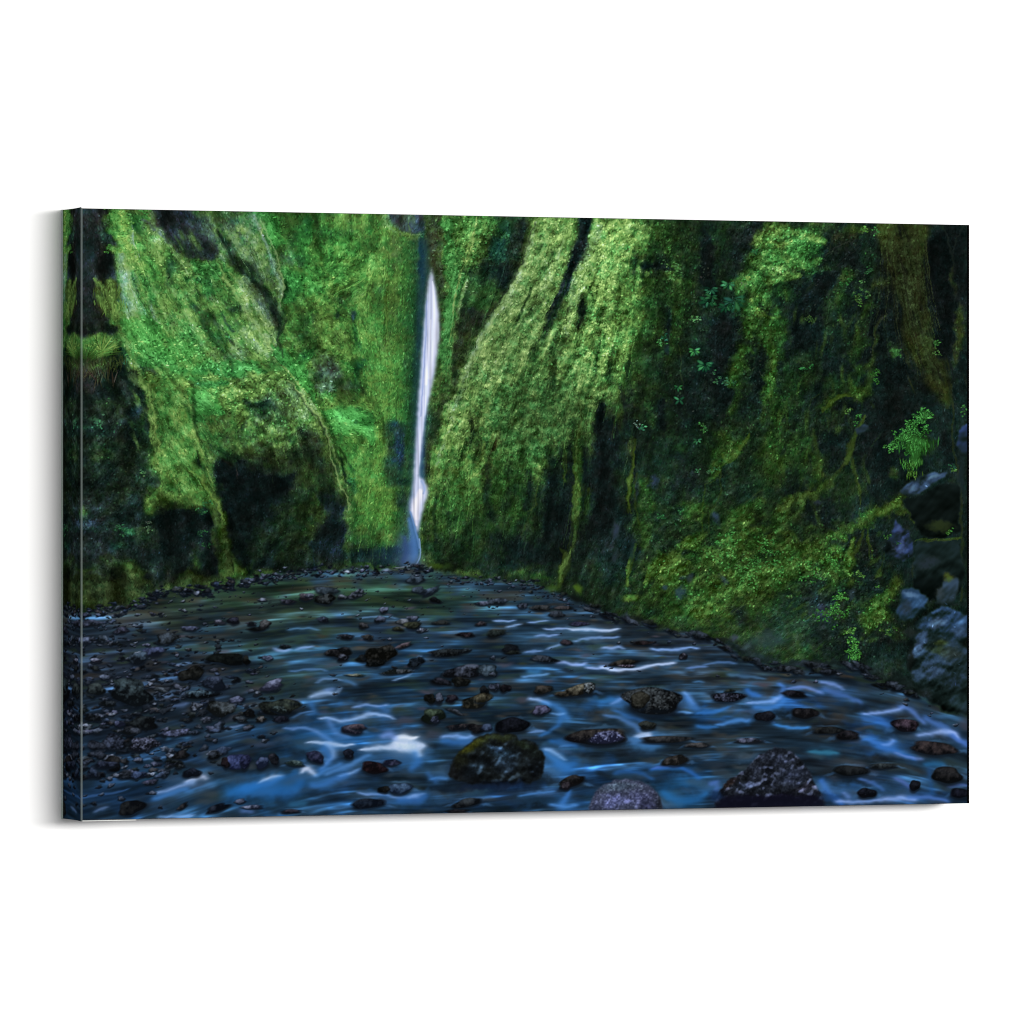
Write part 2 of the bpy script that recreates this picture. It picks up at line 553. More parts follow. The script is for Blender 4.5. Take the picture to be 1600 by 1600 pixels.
def paint_far_right(img):
    poly(img, '1a2420', '1190 330 1530 330 1530 1130 1190 1000 1150 700 1170 500', 8, 6)
    blobs(img, '''
6c9c34 .95 1215 360 28 20
78a83c .9 1195 380 20 18
5a9434 .9 1200 410 40 22
66a03a .8 1170 440 26 18
4c8a30 .9 1240 390 26 20
3c7830 .8 1265 375 24 22
5a8a40 .7 1220 425 26 14
4c7c2c .9 1175 480 20 24
466f24 .9 1170 510 14 24
3f6a26 .8 1190 460 20 20
2c5228 .8 1230 460 24 16
2c4c24 .8 1270 420 20 12
7aa02e .7 1188 487 10 7
34561f .9 1205 520 26 40
446a20 .9 1160 560 18 24
3c6420 .9 1150 590 20 24
507a1f .8 1205 560 12 26
4c7a1c .9 1200 600 14 34
223420 .9 1180 540 9 26
161c20 .9 1185 600 7 30
2c4a20 .9 1215 640 14 40
345422 .7 1245 600 30 40
233822 .9 1260 540 20 50
10141a .97 1265 480 26 26
12161c .95 1285 440 24 20
0e1218 .95 1250 520 14 30
28421f .8 1310 470 24 20
35481f .7 1320 430 14 20 130
1d2c1e .9 1310 520 26 40
10151b .95 1345 540 16 30
3f5a2c .7 1280 350 30 14
30351f .8 1325 370 26 14
4f6c2c .7 1340 358 24 8
181c1e .9 1330 400 26 18
20301f .9 1360 420 12 60
3a4a1f .7 1392 440 9 60 -10
''')
    # hanging strip of brown moss at the right
    poly(img, '434d20', '1372 338 1450 338 1450 370 1445 450 1452 500 1470 560 1482 600 1482 640 1470 630 1445 590 1425 560 1412 500 1400 450 1385 400 1372 360', 4, 3)
    poly(img, '0f1319', '1448 372 1482 350 1512 350 1512 470 1500 500 1486 545 1474 540 1462 500 1452 450 1448 410', 4, 3)
    blobs(img, '''
50582a .6 1420 380 14 40
5a6428 .6 1425 450 14 50 100
4c5622 .6 1440 540 12 40 70
6a7230 .5 1410 420 5 40 75
3a4020 .7 1445 470 6 50
585a24 .6 1460 590 10 30 60
2a2a1c .6 1430 520 10 30 70
3a4020 .8 1490 440 6 30
3c4622 .8 1500 500 9 34
3a441f .8 1495 540 8 34 110
0d1118 .97 1370 520 14 50 95
0e1218 .97 1405 590 22 30
0e1218 .9 1350 590 14 34
10161a .95 1505 590 14 40
2f4a1c .8 1340 540 12 26 120
34501f .7 1355 490 8 26 110
2c4c20 .8 1310 600 30 20
3a5e20 .8 1352 580 12 22 115
466a1c .8 1340 610 20 12
447028 .8 1398 548 12 16
2a3a20 .8 1300 640 24 40
14181c .95 1325 640 14 24
3c5a1c .8 1295 625 8 20 120
161b1e .9 1280 700 16 30
2a4020 .8 1255 700 24 50
32481c .7 1275 720 10 60
12161c .97 1300 700 16 30
16191e .97 1370 690 34 50
13161a .97 1400 640 40 34
1c2420 .9 1350 650 20 16
36481f .8 1395 740 10 20
14181c .95 1370 760 24 24
1f2c24 .8 1380 770 22 14
27381f .8 1320 770 26 30
1a2420 .8 1290 800 20 24
3c521c .8 1285 760 20 16
101318 .97 1460 820 30 24
12161a .95 1480 700 16 40
15191a .9 1470 780 24 20
1c2620 .8 1390 800 20 30
283a1f .9 1200 740 30 60
30461e .8 1220 700 14 50
38541f .8 1200 680 16 26
162022 .9 1140 740 24 30
2f4a1a .9 1130 700 24 24
456a1c .8 1150 705 9 22 120
3c5a1c .8 1125 730 16 10 130
14191c .97 1085 750 30 24
131820 .95 1065 790 24 24
1c2a22 .8 1010 740 20 40
2c4a1c .8 1000 760 12 20
3a5622 .7 1010 790 18 22
1a2328 .9 975 860 20 40
44602a .7 1000 830 20 24
3a5a1c .8 1080 800 26 20
436a1c .85 1085 850 20 12 130
5c8420 .9 1072 852 18 9 150
3c5a1c .8 1180 820 60 30 160
4c6a24 .8 1160 850 40 30 155
507428 .7 1130 860 50 24 150
5c8a1c .95 1245 790 26 10 150
6c9420 .8 1260 785 14 7 150
4f7a1c .9 1228 800 20 12 140
446020 .7 1230 830 40 16 140
1c2626 .9 1280 810 20 14
243022 .9 1290 840 34 20
34501f .8 1330 820 26 14
46641f .8 1370 810 34 12 160
5c7c24 .7 1398 785 12 14
3f5a1c .8 1250 870 50 30 155
4c6c24 .8 1210 900 60 30 155
56782a .8 1150 910 60 30 160
3c5a22 .8 1100 930 50 34
42621f .8 1050 900 40 34
5c7a1c .7 1040 880 24 14 140
364c24 .8 1010 920 30 30
2c3c24 .8 1000 900 10 34
6a8a1f .8 985 935 12 6
2c4a22 .8 1060 950 60 24
4f6c1f .8 1100 960 40 16
1c2424 .9 1160 960 26 14
344c20 .8 1200 950 34 24
2c4030 .8 1240 960 50 34
3f5a3c .8 1230 990 40 30
36502c .8 1260 1020 30 16
2a3440 .8 1285 950 26 26
4c6a1c .8 1310 860 16 20
567a1f .8 1330 880 14 26 110
3a5420 .8 1300 900 30 20
1b1e20 .9 1355 860 12 30
46641c .7 1390 930 14 30 120
4c6c20 .8 1370 960 24 26 130
3c4c1f .8 1400 920 14 24
273424 .9 1330 950 30 24
2a3824 .8 1400 990 20 24
141618 .95 1390 1005 22 12
26342a .8 1390 1040 26 20
34483c .8 1370 1050 14 16
''')
    return img

def paint_left(img):
    L = lambda c, s, f=2, w=3, a=1: poly(img, c, s, f, w, 1.0, a)
    # upper left slopes
    L('5f8a44', '120 310 405 310 418 355 432 400 444 440 440 500 432 545 470 600 500 640 520 700 548 760 550 970 120 970', 1, 1)
    blobs(img, '''
6fa070 .7 400 345 14 30 75
6c9660 .8 385 370 20 40 65
86ac74 .7 418 385 5 40 72
5c8050 .7 372 380 14 34 60
5a7c52 .7 350 345 14 20
42584a .7 365 350 12 14 45
688a58 .8 410 420 20 40 65
7c9c60 .7 428 440 7 40 78
5c7848 .7 395 400 20 24 50
4a5a48 .7 330 345 14 22 55
6c8a68 .7 332 360 6 30 75
445050 .8 310 360 20 40 60
''', 3)
    L('2b3136', '233 322 300 322 312 350 325 375 338 398 322 410 300 410 282 392 265 372 250 350', 3, 3)
    blobs(img, '''
3a4046 .6 305 380 18 22 50
4c5a4c .5 318 362 16 24 60
5c5a54 .7 258 352 8 26 50
6c7250 .8 240 350 12 34 55
222730 .8 262 338 16 12 30
383e40 .7 330 395 12 10
6f9450 .8 345 375 8 44 75
''')
    L('27332b', '341 366 352 372 372 400 396 430 424 458 438 482 434 545 427 552 424 520 426 492 408 462 385 440 362 412 346 390', 3, 3)
    blobs(img, '''
66704c .9 405 468 20 14 45
5c6440 .8 385 445 10 14 50
6c744c .8 418 500 14 22 65
4c5440 .7 395 455 14 10 45
232a24 .8 430 490 5 24 95
1f2a20 .8 385 415 8 26 48
5a6a4c .7 360 400 8 20 50
7ea25c .8 410 540 14 30 60
92b46a .8 380 490 12 44 62
8cb060 .8 395 515 10 34 62
6ea040 .8 365 450 18 26 50
62a434 .9 350 430 20 20 45
4fa034 .9 335 420 26 14
3c9440 .8 310 425 20 10 -20
1f6a3c .9 308 440 22 8
177038 .8 320 452 20 8
2c4c34 .8 340 465 20 14 45
3a4c3c .9 368 480 6 26 -30
2c3c30 .9 318 490 16 14 30
33443a .9 308 480 16 12
2c3434 .85 318 510 10 18
6a9440 .8 345 490 16 16
76a04c .7 350 520 14 24 60
4c8438 .7 300 515 20 20
4f7c40 .8 330 545 20 20
2c4430 .8 345 535 16 8
8a9a6c .7 375 550 12 26 60
7c9050 .7 395 560 12 24 60
5c6c4c .7 360 560 14 12
6a7050 .7 335 553 14 10
88a860 .7 270 400 14 50 50
7ca050 .8 290 430 12 40 50
5a9438 .8 262 395 10 12
3a6c4c .8 265 420 14 18
2c5440 .7 258 417 8 8
76a444 .9 230 410 20 22
6eac28 .95 232 418 20 18 20
64a02c .9 248 430 10 16
7ca44a .8 210 440 14 40 70
5f9444 .8 230 450 14 20
4a8438 .8 240 465 8 30 60
8ab074 .7 195 420 8 50 80
7aa470 .7 205 470 14 30 60
80a850 .8 262 470 20 40 55
74a044 .8 290 490 16 30 55
6c9a58 .7 250 500 26 24
b4c8a0 .4 236 478 3 20 65
3a7034 .7 275 460 10 20 50
4d7c3a .7 225 510 20 14
86a65c .6 295 450 10 24
''')
    # dark trunk-like pillar, leafy sprays
    L('24282b', '120 310 158 318 176 330 178 380 183 430 186 470 184 500 172 524 120 524', 3, 3)
    blobs(img, '''
33363a .8 138 360 14 50
2c3236 .8 135 440 16 60
3a4238 .6 160 360 8 40
415040 .6 160 350 4 30
151a1e .9 165 410 12 26
2a2c38 .7 132 470 10 30
4a6a50 .5 163 372 10 10
8aa03c .9 166 448 14 14 45
84a03a .9 178 470 10 26 70
6c8030 .8 182 500 6 24
46502a .8 165 480 12 20
22261f .9 158 505 14 16
20241f .8 145 470 10 30
1f241f .8 190 460 5 16 60
606a54 .8 150 440 4 10
62a42c .9 180 338 20 12
78b428 .95 196 342 16 20 40
82bc24 .9 200 350 8 12
4c9434 .9 215 335 14 10
2a6c40 .8 215 355 10 16
2c4a34 .9 180 356 12 8
68ac2c .9 186 364 18 12 30
78b030 .8 190 370 14 8
34402c .9 176 385 8 8
62a030 .8 172 388 12 8 30
7cb02c .9 194 388 16 14 45
78a838 .9 203 398 8 18 60
546a60 .6 205 375 8 10
8cb090 .4 207 360 2 30 85
5aa02c .9 215 380 6 14
''')
    # bright fern slopes
    blobs(img, '''
5ca030 .95 215 515 34 16 10
4c9c24 .95 225 530 36 18 20
54a428 .95 260 545 40 18 25
489830 .9 240 560 40 16 20
52a024 .9 285 550 24 12 25
5c9a34 .8 300 570 22 20
6ca034 .8 265 580 34 14
2f8838 .95 340 575 36 12 5
2a7a3c .9 370 570 30 10
1f5c38 .85 355 590 26 8
309444 .9 320 600 34 12
3a9a3a .9 390 578 26 12
2c8a3c .8 290 590 20 10
1f4030 .8 360 600 10 8
5c9434 .8 380 600 26 12
70943c .8 400 615 26 16
3f6a40 .7 200 560 16 14
35603a .7 215 585 14 14
3c4c4c .7 235 585 10 8
6a8430 .8 212 590 6 30 60
7c9434 .85 222 600 5 34 65
''')
    # grass tuft at the edge and brown roots under it
    blobs(img, '''
4c7424 .95 140 540 26 12
5f8a24 .9 150 543 24 8 10
466a24 .8 130 545 16 14
2c3c20 .9 140 560 30 10
37342c .9 135 580 22 20
3f3a34 .8 140 600 18 24
2a3420 .8 170 570 14 20
223022 .9 180 600 20 30
''')
    # lower left: dark rock wall
    L('1f2824', '120 590 190 560 216 590 228 620 236 680 240 720 246 760 262 800 300 900 120 960', 6, 5)
    blobs(img, '''
2f3e2c .8 165 640 16 12
35502c .8 168 636 12 10
4a7a58 .7 150 658 14 4 20
2f5a40 .6 140 668 14 4
22323a .8 205 660 18 12
1c2a38 .8 210 650 14 14
14181f .9 205 680 20 14
26321f .8 150 700 24 14
35482a .8 165 712 20 8
405434 .7 150 716 14 7
12161c .95 150 755 34 12 -20
303a3c .85 150 785 22 14 -10
3c484a .7 155 790 20 10 -20
2c4a54 .8 174 782 7 7
3c4450 .7 148 815 20 8 -20
12161e .9 150 840 20 10
10141a .9 200 800 24 20
1a221f .8 200 760 30 20
28342a .8 220 750 20 14
1f6a3a .8 200 829 18 5
357a50 .6 205 832 10 4
285030 .7 180 855 12 8
31452c .6 230 830 12 12
283034 .8 230 860 14 14
22281f .8 190 880 30 12
2a5a30 .8 180 880 12 8
3c5c20 .8 200 890 20 10
''')
    # sunlit moss slab on the left
    L('587f24', '222 590 296 590 303 640 312 670 320 700 327 745 338 775 345 800 347 820 338 812 322 790 300 782 262 790 240 800 222 795 236 770 248 748 246 722 238 700 232 660 230 620', 2, 3)
    blobs(img, '''
6e8c34 .8 236 640 5 60 80
7a9440 .6 240 690 4 50 80
5e8a30 .8 265 620 20 26
6c7a34 .7 280 600 12 24
5ca01c .95 262 650 12 14
60a41c .95 285 665 14 16 40
2c4420 .7 258 670 6 16
466c20 .8 272 680 16 20
4c741c .8 290 690 16 20
639c1c .9 268 708 16 10
5f9c24 .95 272 725 26 14 30
6ca030 .95 290 745 24 16 35
649424 .9 315 765 20 14 45
5c8a1c .8 335 790 8 20 60
3c5420 .85 265 765 24 14
55702c .8 240 775 14 14
44602a .8 290 775 20 10
33441f .8 270 785 30 8
35441f .7 275 755 4 14
1f2a1c .9 310 722 6 12
16201a .95 318 735 9 10
3c6a24 .8 300 700 10 14
6c8c34 .8 312 690 8 16
''')
    L('10151a', '246 792 262 788 300 790 325 800 342 822 346 900 246 900 243 830', 4, 3)
    blobs(img, '''
2f4a3c .8 312 800 6 6
26382c .8 310 840 14 20
2f5038 .6 305 840 8 7
20281f .8 240 830 6 30
1e2c1c .8 300 880 26 14
33501c .8 315 880 14 12
22283a .7 335 870 8 20
''')
    # bulging boulder with the cave
    L('5c7c40', '300 596 330 580 420 590 470 605 490 640 510 690 520 720 528 760 545 790 550 840 545 890 345 900 330 790 322 735 315 690 305 650', 2, 3)
    blobs(img, '''
3c9a24 .95 312 620 24 14
42a028 .95 325 632 22 12 15
2f8424 .9 318 645 24 8
5c9a34 .8 340 600 26 12
709c3c .8 370 620 26 20
88a050 .7 380 640 14 26
7c9a4c .8 355 665 20 24
4c8c3c .8 332 680 16 18
1f3a2c .8 330 690 8 14
2c5c34 .8 345 705 20 14
3c6c3c .8 365 715 14 8
7aa05c .7 360 690 12 14
4c5c44 .8 420 640 26 26
28302c .8 415 638 18 14
1f261f .8 400 660 12 10
6a8050 .8 450 640 26 26
80905c .8 460 615 18 16
6c8c4c .8 425 675 22 18
668844 .8 445 690 20 20
3f4a30 .8 405 700 30 16
50502c .7 395 712 26 12
424c2c .8 440 715 24 24
2c3228 .9 480 690 16 30
34382c .8 465 730 20 20
8aa458 .85 487 640 6 26 65
86a04c .85 500 680 5 34 72
7c9440 .8 512 712 4 24 70
5c7430 .7 522 745 4 24 72
33402c .8 495 730 10 26
403c28 .8 490 700 6 30
''')
    L('11161c', '333 735 345 715 370 720 395 730 430 738 455 745 470 765 450 778 425 800 405 840 395 900 348 900 342 810 330 765', 4, 4)
    blobs(img, '''
1a2028 .9 450 760 24 14
232c22 .8 420 735 40 8
16201f .9 420 820 20 40
26322a .9 420 840 30 40
33462a .8 440 820 30 20 140
3a4f22 .8 430 830 20 16
46561c .85 488 790 12 28
5a6420 .8 492 800 10 18
36481f .8 470 830 26 20
3f521c .85 478 842 16 14
26322a .9 480 770 26 12
2c3824 .8 460 790 20 12
1a2022 .9 500 860 24 26
1c222e .95 520 820 20 50
20263a .8 530 800 10 30
182028 .9 440 880 60 16
243424 .8 400 860 20 20
2c481c .8 380 880 12 12
1f281f .9 505 770 14 24
34421f .6 520 780 9 20
''')
    poly(img, '46700f', '345 800 352 806 358 830 364 860 372 880 384 896 370 900 346 905 345 860 343 830', 2, 2)
    blobs(img, '''
5c8410 .8 352 850 5 40 85
2a3a1c .8 362 885 5 16
5c8014 .8 352 890 8 12
5c8020 .8 375 890 9 6 30
''')
    strokes(img, '''
7f9440 .8 | 322 730 1.5 328 745 1.5 330 765 1 336 780 1
8a9a50 .8 | 340 790 1.4 345 805 1.4 347 822 1
93ac50 .7 | 488 640 2 500 672 2 512 705 2 520 735 1.5 530 765 1.2 540 780 1
a0b878 .6 | 398 340 2 412 362 2 428 405 2 440 440 2 442 470 1.4
9ab060 .6 | 450 596 2 468 612 2.4 485 640 2.4
9aa870 .6 | 275 395 1.5 290 412 1.5 310 430 1.2
c0d0a8 .5 | 234 470 1.2 240 490 1.2 250 510 1.2 256 522 1
''')
    # bottom left mossy bank
    blobs(img, '''
4f6c1c .9 135 895 20 8
63801c .9 130 925 14 20
5c7c1c .95 170 920 24 12
6c8c1f .9 175 933 20 12 20
567420 .9 210 905 20 16
4c6c1f .9 200 925 20 12
34402c .9 138 905 14 10
3c4450 .8 145 895 14 6
2c3430 .8 165 905 8 8
5c8418 .95 305 905 22 12 15
6c9418 .8 318 908 14 8 20
4c6c1c .8 290 898 14 10
20281f .9 270 900 16 20
2a3a34 .8 245 900 12 14
36461c .8 180 945 26 8
''')
    return img

def paint_relief(img):
    """crests that catch the light and furrows between them"""
    poly(img, '456a34', '412 330 600 330 640 372 660 372 660 890 552 890 546 770 516 690 470 605 440 560 444 430 430 385', 4, 2, 1, .38)
    blobs(img, '''
24341f .75 760 850 120 50
24361f .6 800 770 90 40
1c281c .6 1010 640 50 120
203018 .55 1040 480 34 150
2f4a24 .5 900 660 50 40
1e2c1c .8 700 860 40 40
2a3a22 .5 670 800 12 60
101619 .8 830 870 70 40
33422a .6 700 590 14 60
12181a .8 420 770 60 30
1c241f .6 520 760 20 60
2a3626 .5 470 720 50 24
3c5428 .5 260 790 40 14
''', 6)
    strokes(img, '''
2e4822 .55 | 865 365 2 840 440 3 805 510 3.5 765 580 3.5 735 650 3 715 700 2
28401f .6 | 848 540 5 825 590 6 800 640 5 775 700 5
2a4420 .6 | 930 440 3 905 520 5 880 600 6 865 660 6
28401e .6 | 978 400 3 955 500 5 925 600 5 905 650 4
263c1c .65 | 1020 380 5 1005 470 7 985 560 7 960 640 7
2c4620 .5 | 760 620 3 735 680 4 715 740 4 700 800 4
24381c .6 | 800 690 5 780 740 6 765 790 5
3a5826 .5 | 700 640 2 686 690 3 674 740 3
a0bc74 .5 | 842 352 4 818 425 6 780 495 6 742 560 6 716 610 5 700 660 4
96b268 .5 | 882 355 7 858 420 9 822 490 9 785 555 8 745 625 8 712 700 6 692 770 4
8cac5a .45 | 898 380 3 880 430 4 852 495 5 826 550 5 800 600 5
98b866 .5 | 945 352 9 922 420 9 898 480 6 880 540 5
90b05a .45 | 985 355 10 965 430 9 942 500 7 915 570 7 890 640 6 872 680 4
7ca046 .4 | 1015 420 4 1000 500 5 975 570 5
8cae60 .45 | 905 540 5 890 600 6 872 650 5
6c9440 .4 | 850 620 5 835 680 5 825 730 4
34502c .55 | 205 395 2 222 440 3 240 490 3 262 515 2
3a5c38 .55 | 262 400 2 282 440 4 300 480 4 318 520 4
2a4430 .5 | 300 440 2 318 480 4 340 520 4 360 560 3
43603c .5 | 225 390 2 250 440 3 275 490 3
90b47c .6 | 192 400 3 200 450 4 214 500 4
88ac5c .5 | 248 405 4 268 450 5 292 500 5 322 550 4
86ac60 .5 | 222 345 2 250 372 3 285 405 3 305 425 2
9cba80 .5 | 350 430 4 376 470 6 400 510 6 424 550 5
88aa74 .5 | 326 335 3 338 365 3 345 395 3 356 418 2
8cb084 .6 | 392 338 5 412 370 5 428 410 5 438 450 4 440 490 3
3c5044 .5 | 365 335 3 378 370 4 396 410 4 412 440 3
9ab070 .5 | 440 570 4 465 600 5 485 635 4
6c9048 .5 | 385 560 4 410 600 6 430 620 5
7c8c40 .6 | 234 600 3 238 640 3 243 690 3 250 740 3
2c3c1c .6 | 258 640 2 264 680 4 262 720 3
37501c .5 | 300 620 2 306 650 3 316 690 3 322 720 2
1c2620 .7 | 434 500 2 434 530 3 430 550 3 436 565 2
2a3a24 .5 | 530 520 2 552 555 4 565 585 5 568 610 4
20301f .4 | 500 620 2 530 626 3 560 622 2
30401f .6 | 606 470 2 604 560 2 606 640 2
''', .95, 2.5)
    return img
BANK = [(120,962),(150,955),(190,948),(225,940),(245,925),(270,922),(300,921),(345,915),(380,908),(420,900),(470,893),(540,890),(600,888),(655,886),(680,893),(720,902),(770,908),(830,912),(868,926),(900,940),(950,958),(975,968),(1010,976),(1060,990),(1090,996),(1130,1006),(1150,1022),(1185,1036),(1240,1048),(1300,1042),(1350,1050),(1375,1070),(1410,1082),(1450,1098),(1480,1115),(1530,1128)]

def rocks(img, s, ang_noise=.16, seed=5, op=.93):
    """lines: x y rx ry angle top_colour bottom_colour speckle"""
    r = np.random.RandomState(seed)
    for ln in s.strip().split('\n'):
        f = ln.split()
        if not f: continue
        cx, cy, rx, ry, an = [float(v) for v in f[:5]]
        ct, cb = hexc(f[5]), hexc(f[6]); sp = float(f[7])*.42
        ct = (ct*.46+ct.mean()*.54)*.86*np.array([.90, .97, 1.1], np.float32); cb = (cb*.7+cb.mean()*.3)*.75*np.array([.9, 1.0, 1.12], np.float32)
        x, y = tr([[cx, cy]])[0]; rx *= SC; ry *= SC; an = math.radians(an)
        R = 1.6*max(rx, ry)+3
        x0, x1 = int(max(0, x-R)), int(min(PW, x+R+1)); y0, y1 = int(max(0, y-R)), int(min(PH, y+R+1))
        if x1 <= x0 or y1 <= y0: continue
        sl = (slice(y0, y1), slice(x0, x1))
        dx, dy = XX[sl]-x, YY[sl]-y
        c, sn = math.cos(an), math.sin(an)
        u = (dx*c+dy*sn)/rx; v = (-dx*sn+dy*c)/ry
        th = np.arctan2(v, u)
        ph = r.rand(4)*6.28
        edge = 1+ang_noise*(.6*np.cos(2*th+ph[0])+.5*np.cos(3*th+ph[1])+.35*np.cos(5*th+ph[2]))
        q = np.sqrt(u*u+v*v)/edge
        # soft dark foot under the stone, in the wet
        foot = np.exp(-2.2*np.maximum(0, np.sqrt(u*u+((v-.35)/1.0)**2)/edge-.75)**2*6)
        img[sl] += (np.array([14, 22, 32], np.float32)-img[sl])*(foot*np.clip((v+.4), 0, 1)*.75)[..., None]
        nz = np.sqrt(np.clip(1-q*q, 0, 1))
        sh = .62*nz-.60*v-.10*u+.30*WX[sl]*.5+.26*wy2[sl]+sp*SPK[sl]*.9-.12
        t = np.clip(sh, 0, 1.25)[..., None]
        col = cb*.55+(ct*1.12-cb*.55)*t
        col = col*(1-.5*np.clip(q-.72, 0, 1)*2)[..., None]
        m = np.clip((1.0-q)*min(rx, ry)*.55+.2, 0, 1)*op*np.clip(1.25-.55*np.clip(v, 0, 1), 0, 1)
        m = m[..., None]
        img[sl] += (np.clip(col, 4, 240)-img[sl])*m

def paint_river(top):
    global SPK
    SPK = (vnoise(2.0, 2.0, 91)+vnoise(3.4, 2.8, 92)-1.0)*1.9
    SPK = np.where(SPK > .25, SPK*1.6, SPK).astype(np.float32)
    img = np.zeros((PH, PW, 3), np.float32)
    img[:] = hexc('203440')
    blobs(img, '''
283828 .9 330 930 120 26
2c4030 .9 560 925 140 30
24403c .8 700 940 120 24
2c3a34 .9 450 960 120 30
2a3226 .9 240 960 80 24
28452c .7 420 925 110 20
284830 .7 600 930 120 22
263c30 .6 500 970 160 24
2a3c28 .5 420 1010 120 24
24384a .8 600 985 140 24
1f3a44 .8 480 1010 120 24
1f4058 .7 640 1030 140 24
28382e .7 420 1070 90 24
203a4a .8 800 980 90 24
30302c .8 1000 960 80 24
26343c .8 950 1000 90 30
25303a .8 1080 1010 90 20
2c2c28 .7 1140 1060 90 20
242c34 .9 180 1040 80 80
202a36 .9 180 1130 80 60
232d38 .8 300 1080 100 60
1f3650 .8 300 1180 140 40
1c3e66 .8 200 1240 110 30
1a5488 .85 430 1235 120 26 -12
1a5288 .8 540 1150 90 50
174a78 .8 480 1150 90 30
1f4c84 .8 560 1210 140 20 -15
16406c .9 620 1255 120 20
1c3040 .8 590 1220 60 12
234458 .8 700 1100 90 40
1f3c52 .8 860 1040 120 30
1c3a50 .8 640 1080 60 24
1a4c86 .85 900 1200 70 26 15
1b4a80 .8 860 1245 100 18
14325a .8 780 1245 80 14
1f5a98 .7 1080 1110 110 14 5
1d4c7c .8 960 1105 60 20
2c3436 .9 1100 1160 110 28
34302c .8 1060 1190 50 14
282c2e .9 1000 1175 60 16
3a3630 .7 1010 1135 30 10
145a94 .85 1070 1225 50 26
1a4a80 .8 1000 1205 70 14
12304a .8 1100 1200 40 14
2a2a28 .9 1290 1120 60 24
1c5090 .8 1240 1100 50 14
22405c .8 1300 1085 70 14
2a3a44 .7 1370 1080 60 16
1d4a84 .85 1370 1130 50 18
1d4e8c .8 1380 1165 60 14 15
2c2c30 .8 1300 1190 60 14
303234 .8 1360 1190 60 14
1d3450 .8 1360 1215 60 14
154480 .8 1300 1240 60 14
2a2a2a .8 1470 1215 40 20
244c7c .7 1450 1220 14 24
1c447c .8 1440 1245 60 12
14283c .8 1500 1250 20 10
''', 8)
    # silky long-exposure streaks: fibres along the current
    af = angle_field('150 1000 -6 300 1000 -4 600 980 0 900 980 2 1200 1040 6 1400 1090 14 150 1150 -14 300 1160 -16 300 1240 -20 450 1230 -16 600 1160 -6 700 1100 0 900 1120 6 1050 1080 0 1200 1140 0 1350 1180 10 1480 1170 20 760 1240 -8 950 1230 -8 1300 1240 8 620 1240 2 1150 1230 -4')
    n1 = lic(fbm(16, 4.5, 21, 3), af, 22, 1.3)
    n2 = lic(fbm(8, 2.2, 22, 3), af, 12, 1.0)
    n3 = lic(fbm(30, 10, 23, 2), af, 24, 1.8)
    depth = np.clip((LY-900)/300, 0, 1)
    amp = (.30-.02*depth)
    mod = np.exp(amp*.62*n1+.05*n2+.22*n3)
    img = img*mod[..., None]*np.array([.86, .90, 1.0], np.float32)
    # cool sky sheen on wave tops, brown and green stones under the sheet of water
    sheen = np.clip(n1*.55+n3*.6+.1*n2-.8, 0, 2)
    img += sheen[..., None]*np.array([16, 36, 60], np.float32)*(.35+.6*depth)[..., None]
    c1 = lic(fbm(26, 9, 31, 3), af, 10, 1.2)
    br = np.clip(c1-.55, 0, 1.4)*.75
    img += (np.array([62, 52, 40], np.float32)-img)*(br*(.30+.15*(1-depth)))[..., None]
    gr = np.clip(-c1-.7, 0, 1.4)*.8
    img += (np.array([48, 66, 42], np.float32)-img)*(gr*(.55-.35*depth))[..., None]
    # stones under the sheet of water: soft patches of brown, slate and green
    r = np.random.RandomState(71)
    cols = ('3c3228', '4a4034', '2c3a3c', '3a4850', '343c2c', '161c22', '1a2630', '4c4450', '2a4a5c', '121a20', '50483c')
    L = []
    for k in range(900):
        x = r.uniform(250, 1510); y = 930+330*r.rand()**.8
        s_ = (3+15*np.clip((y-920)/330, 0, 1))*r.uniform(.5, 1.3)
        L.append('%s %.2f %.0f %.0f %.1f %.1f %.0f' % (cols[r.randint(len(cols))], r.uniform(.3, .7), x, y, s_*1.35, s_*.42, (x-800)/70+r.randn()*6))
    blobs(img, '\n'.join(L), 2)
    g = img.mean(2, keepdims=True)
    bl = (np.clip((LY-1060)/140, 0, 1)*.4)[..., None]
    img = img*(1-bl)+g*np.array([.50, 1.02, 1.50], np.float32)*bl
    return img, af

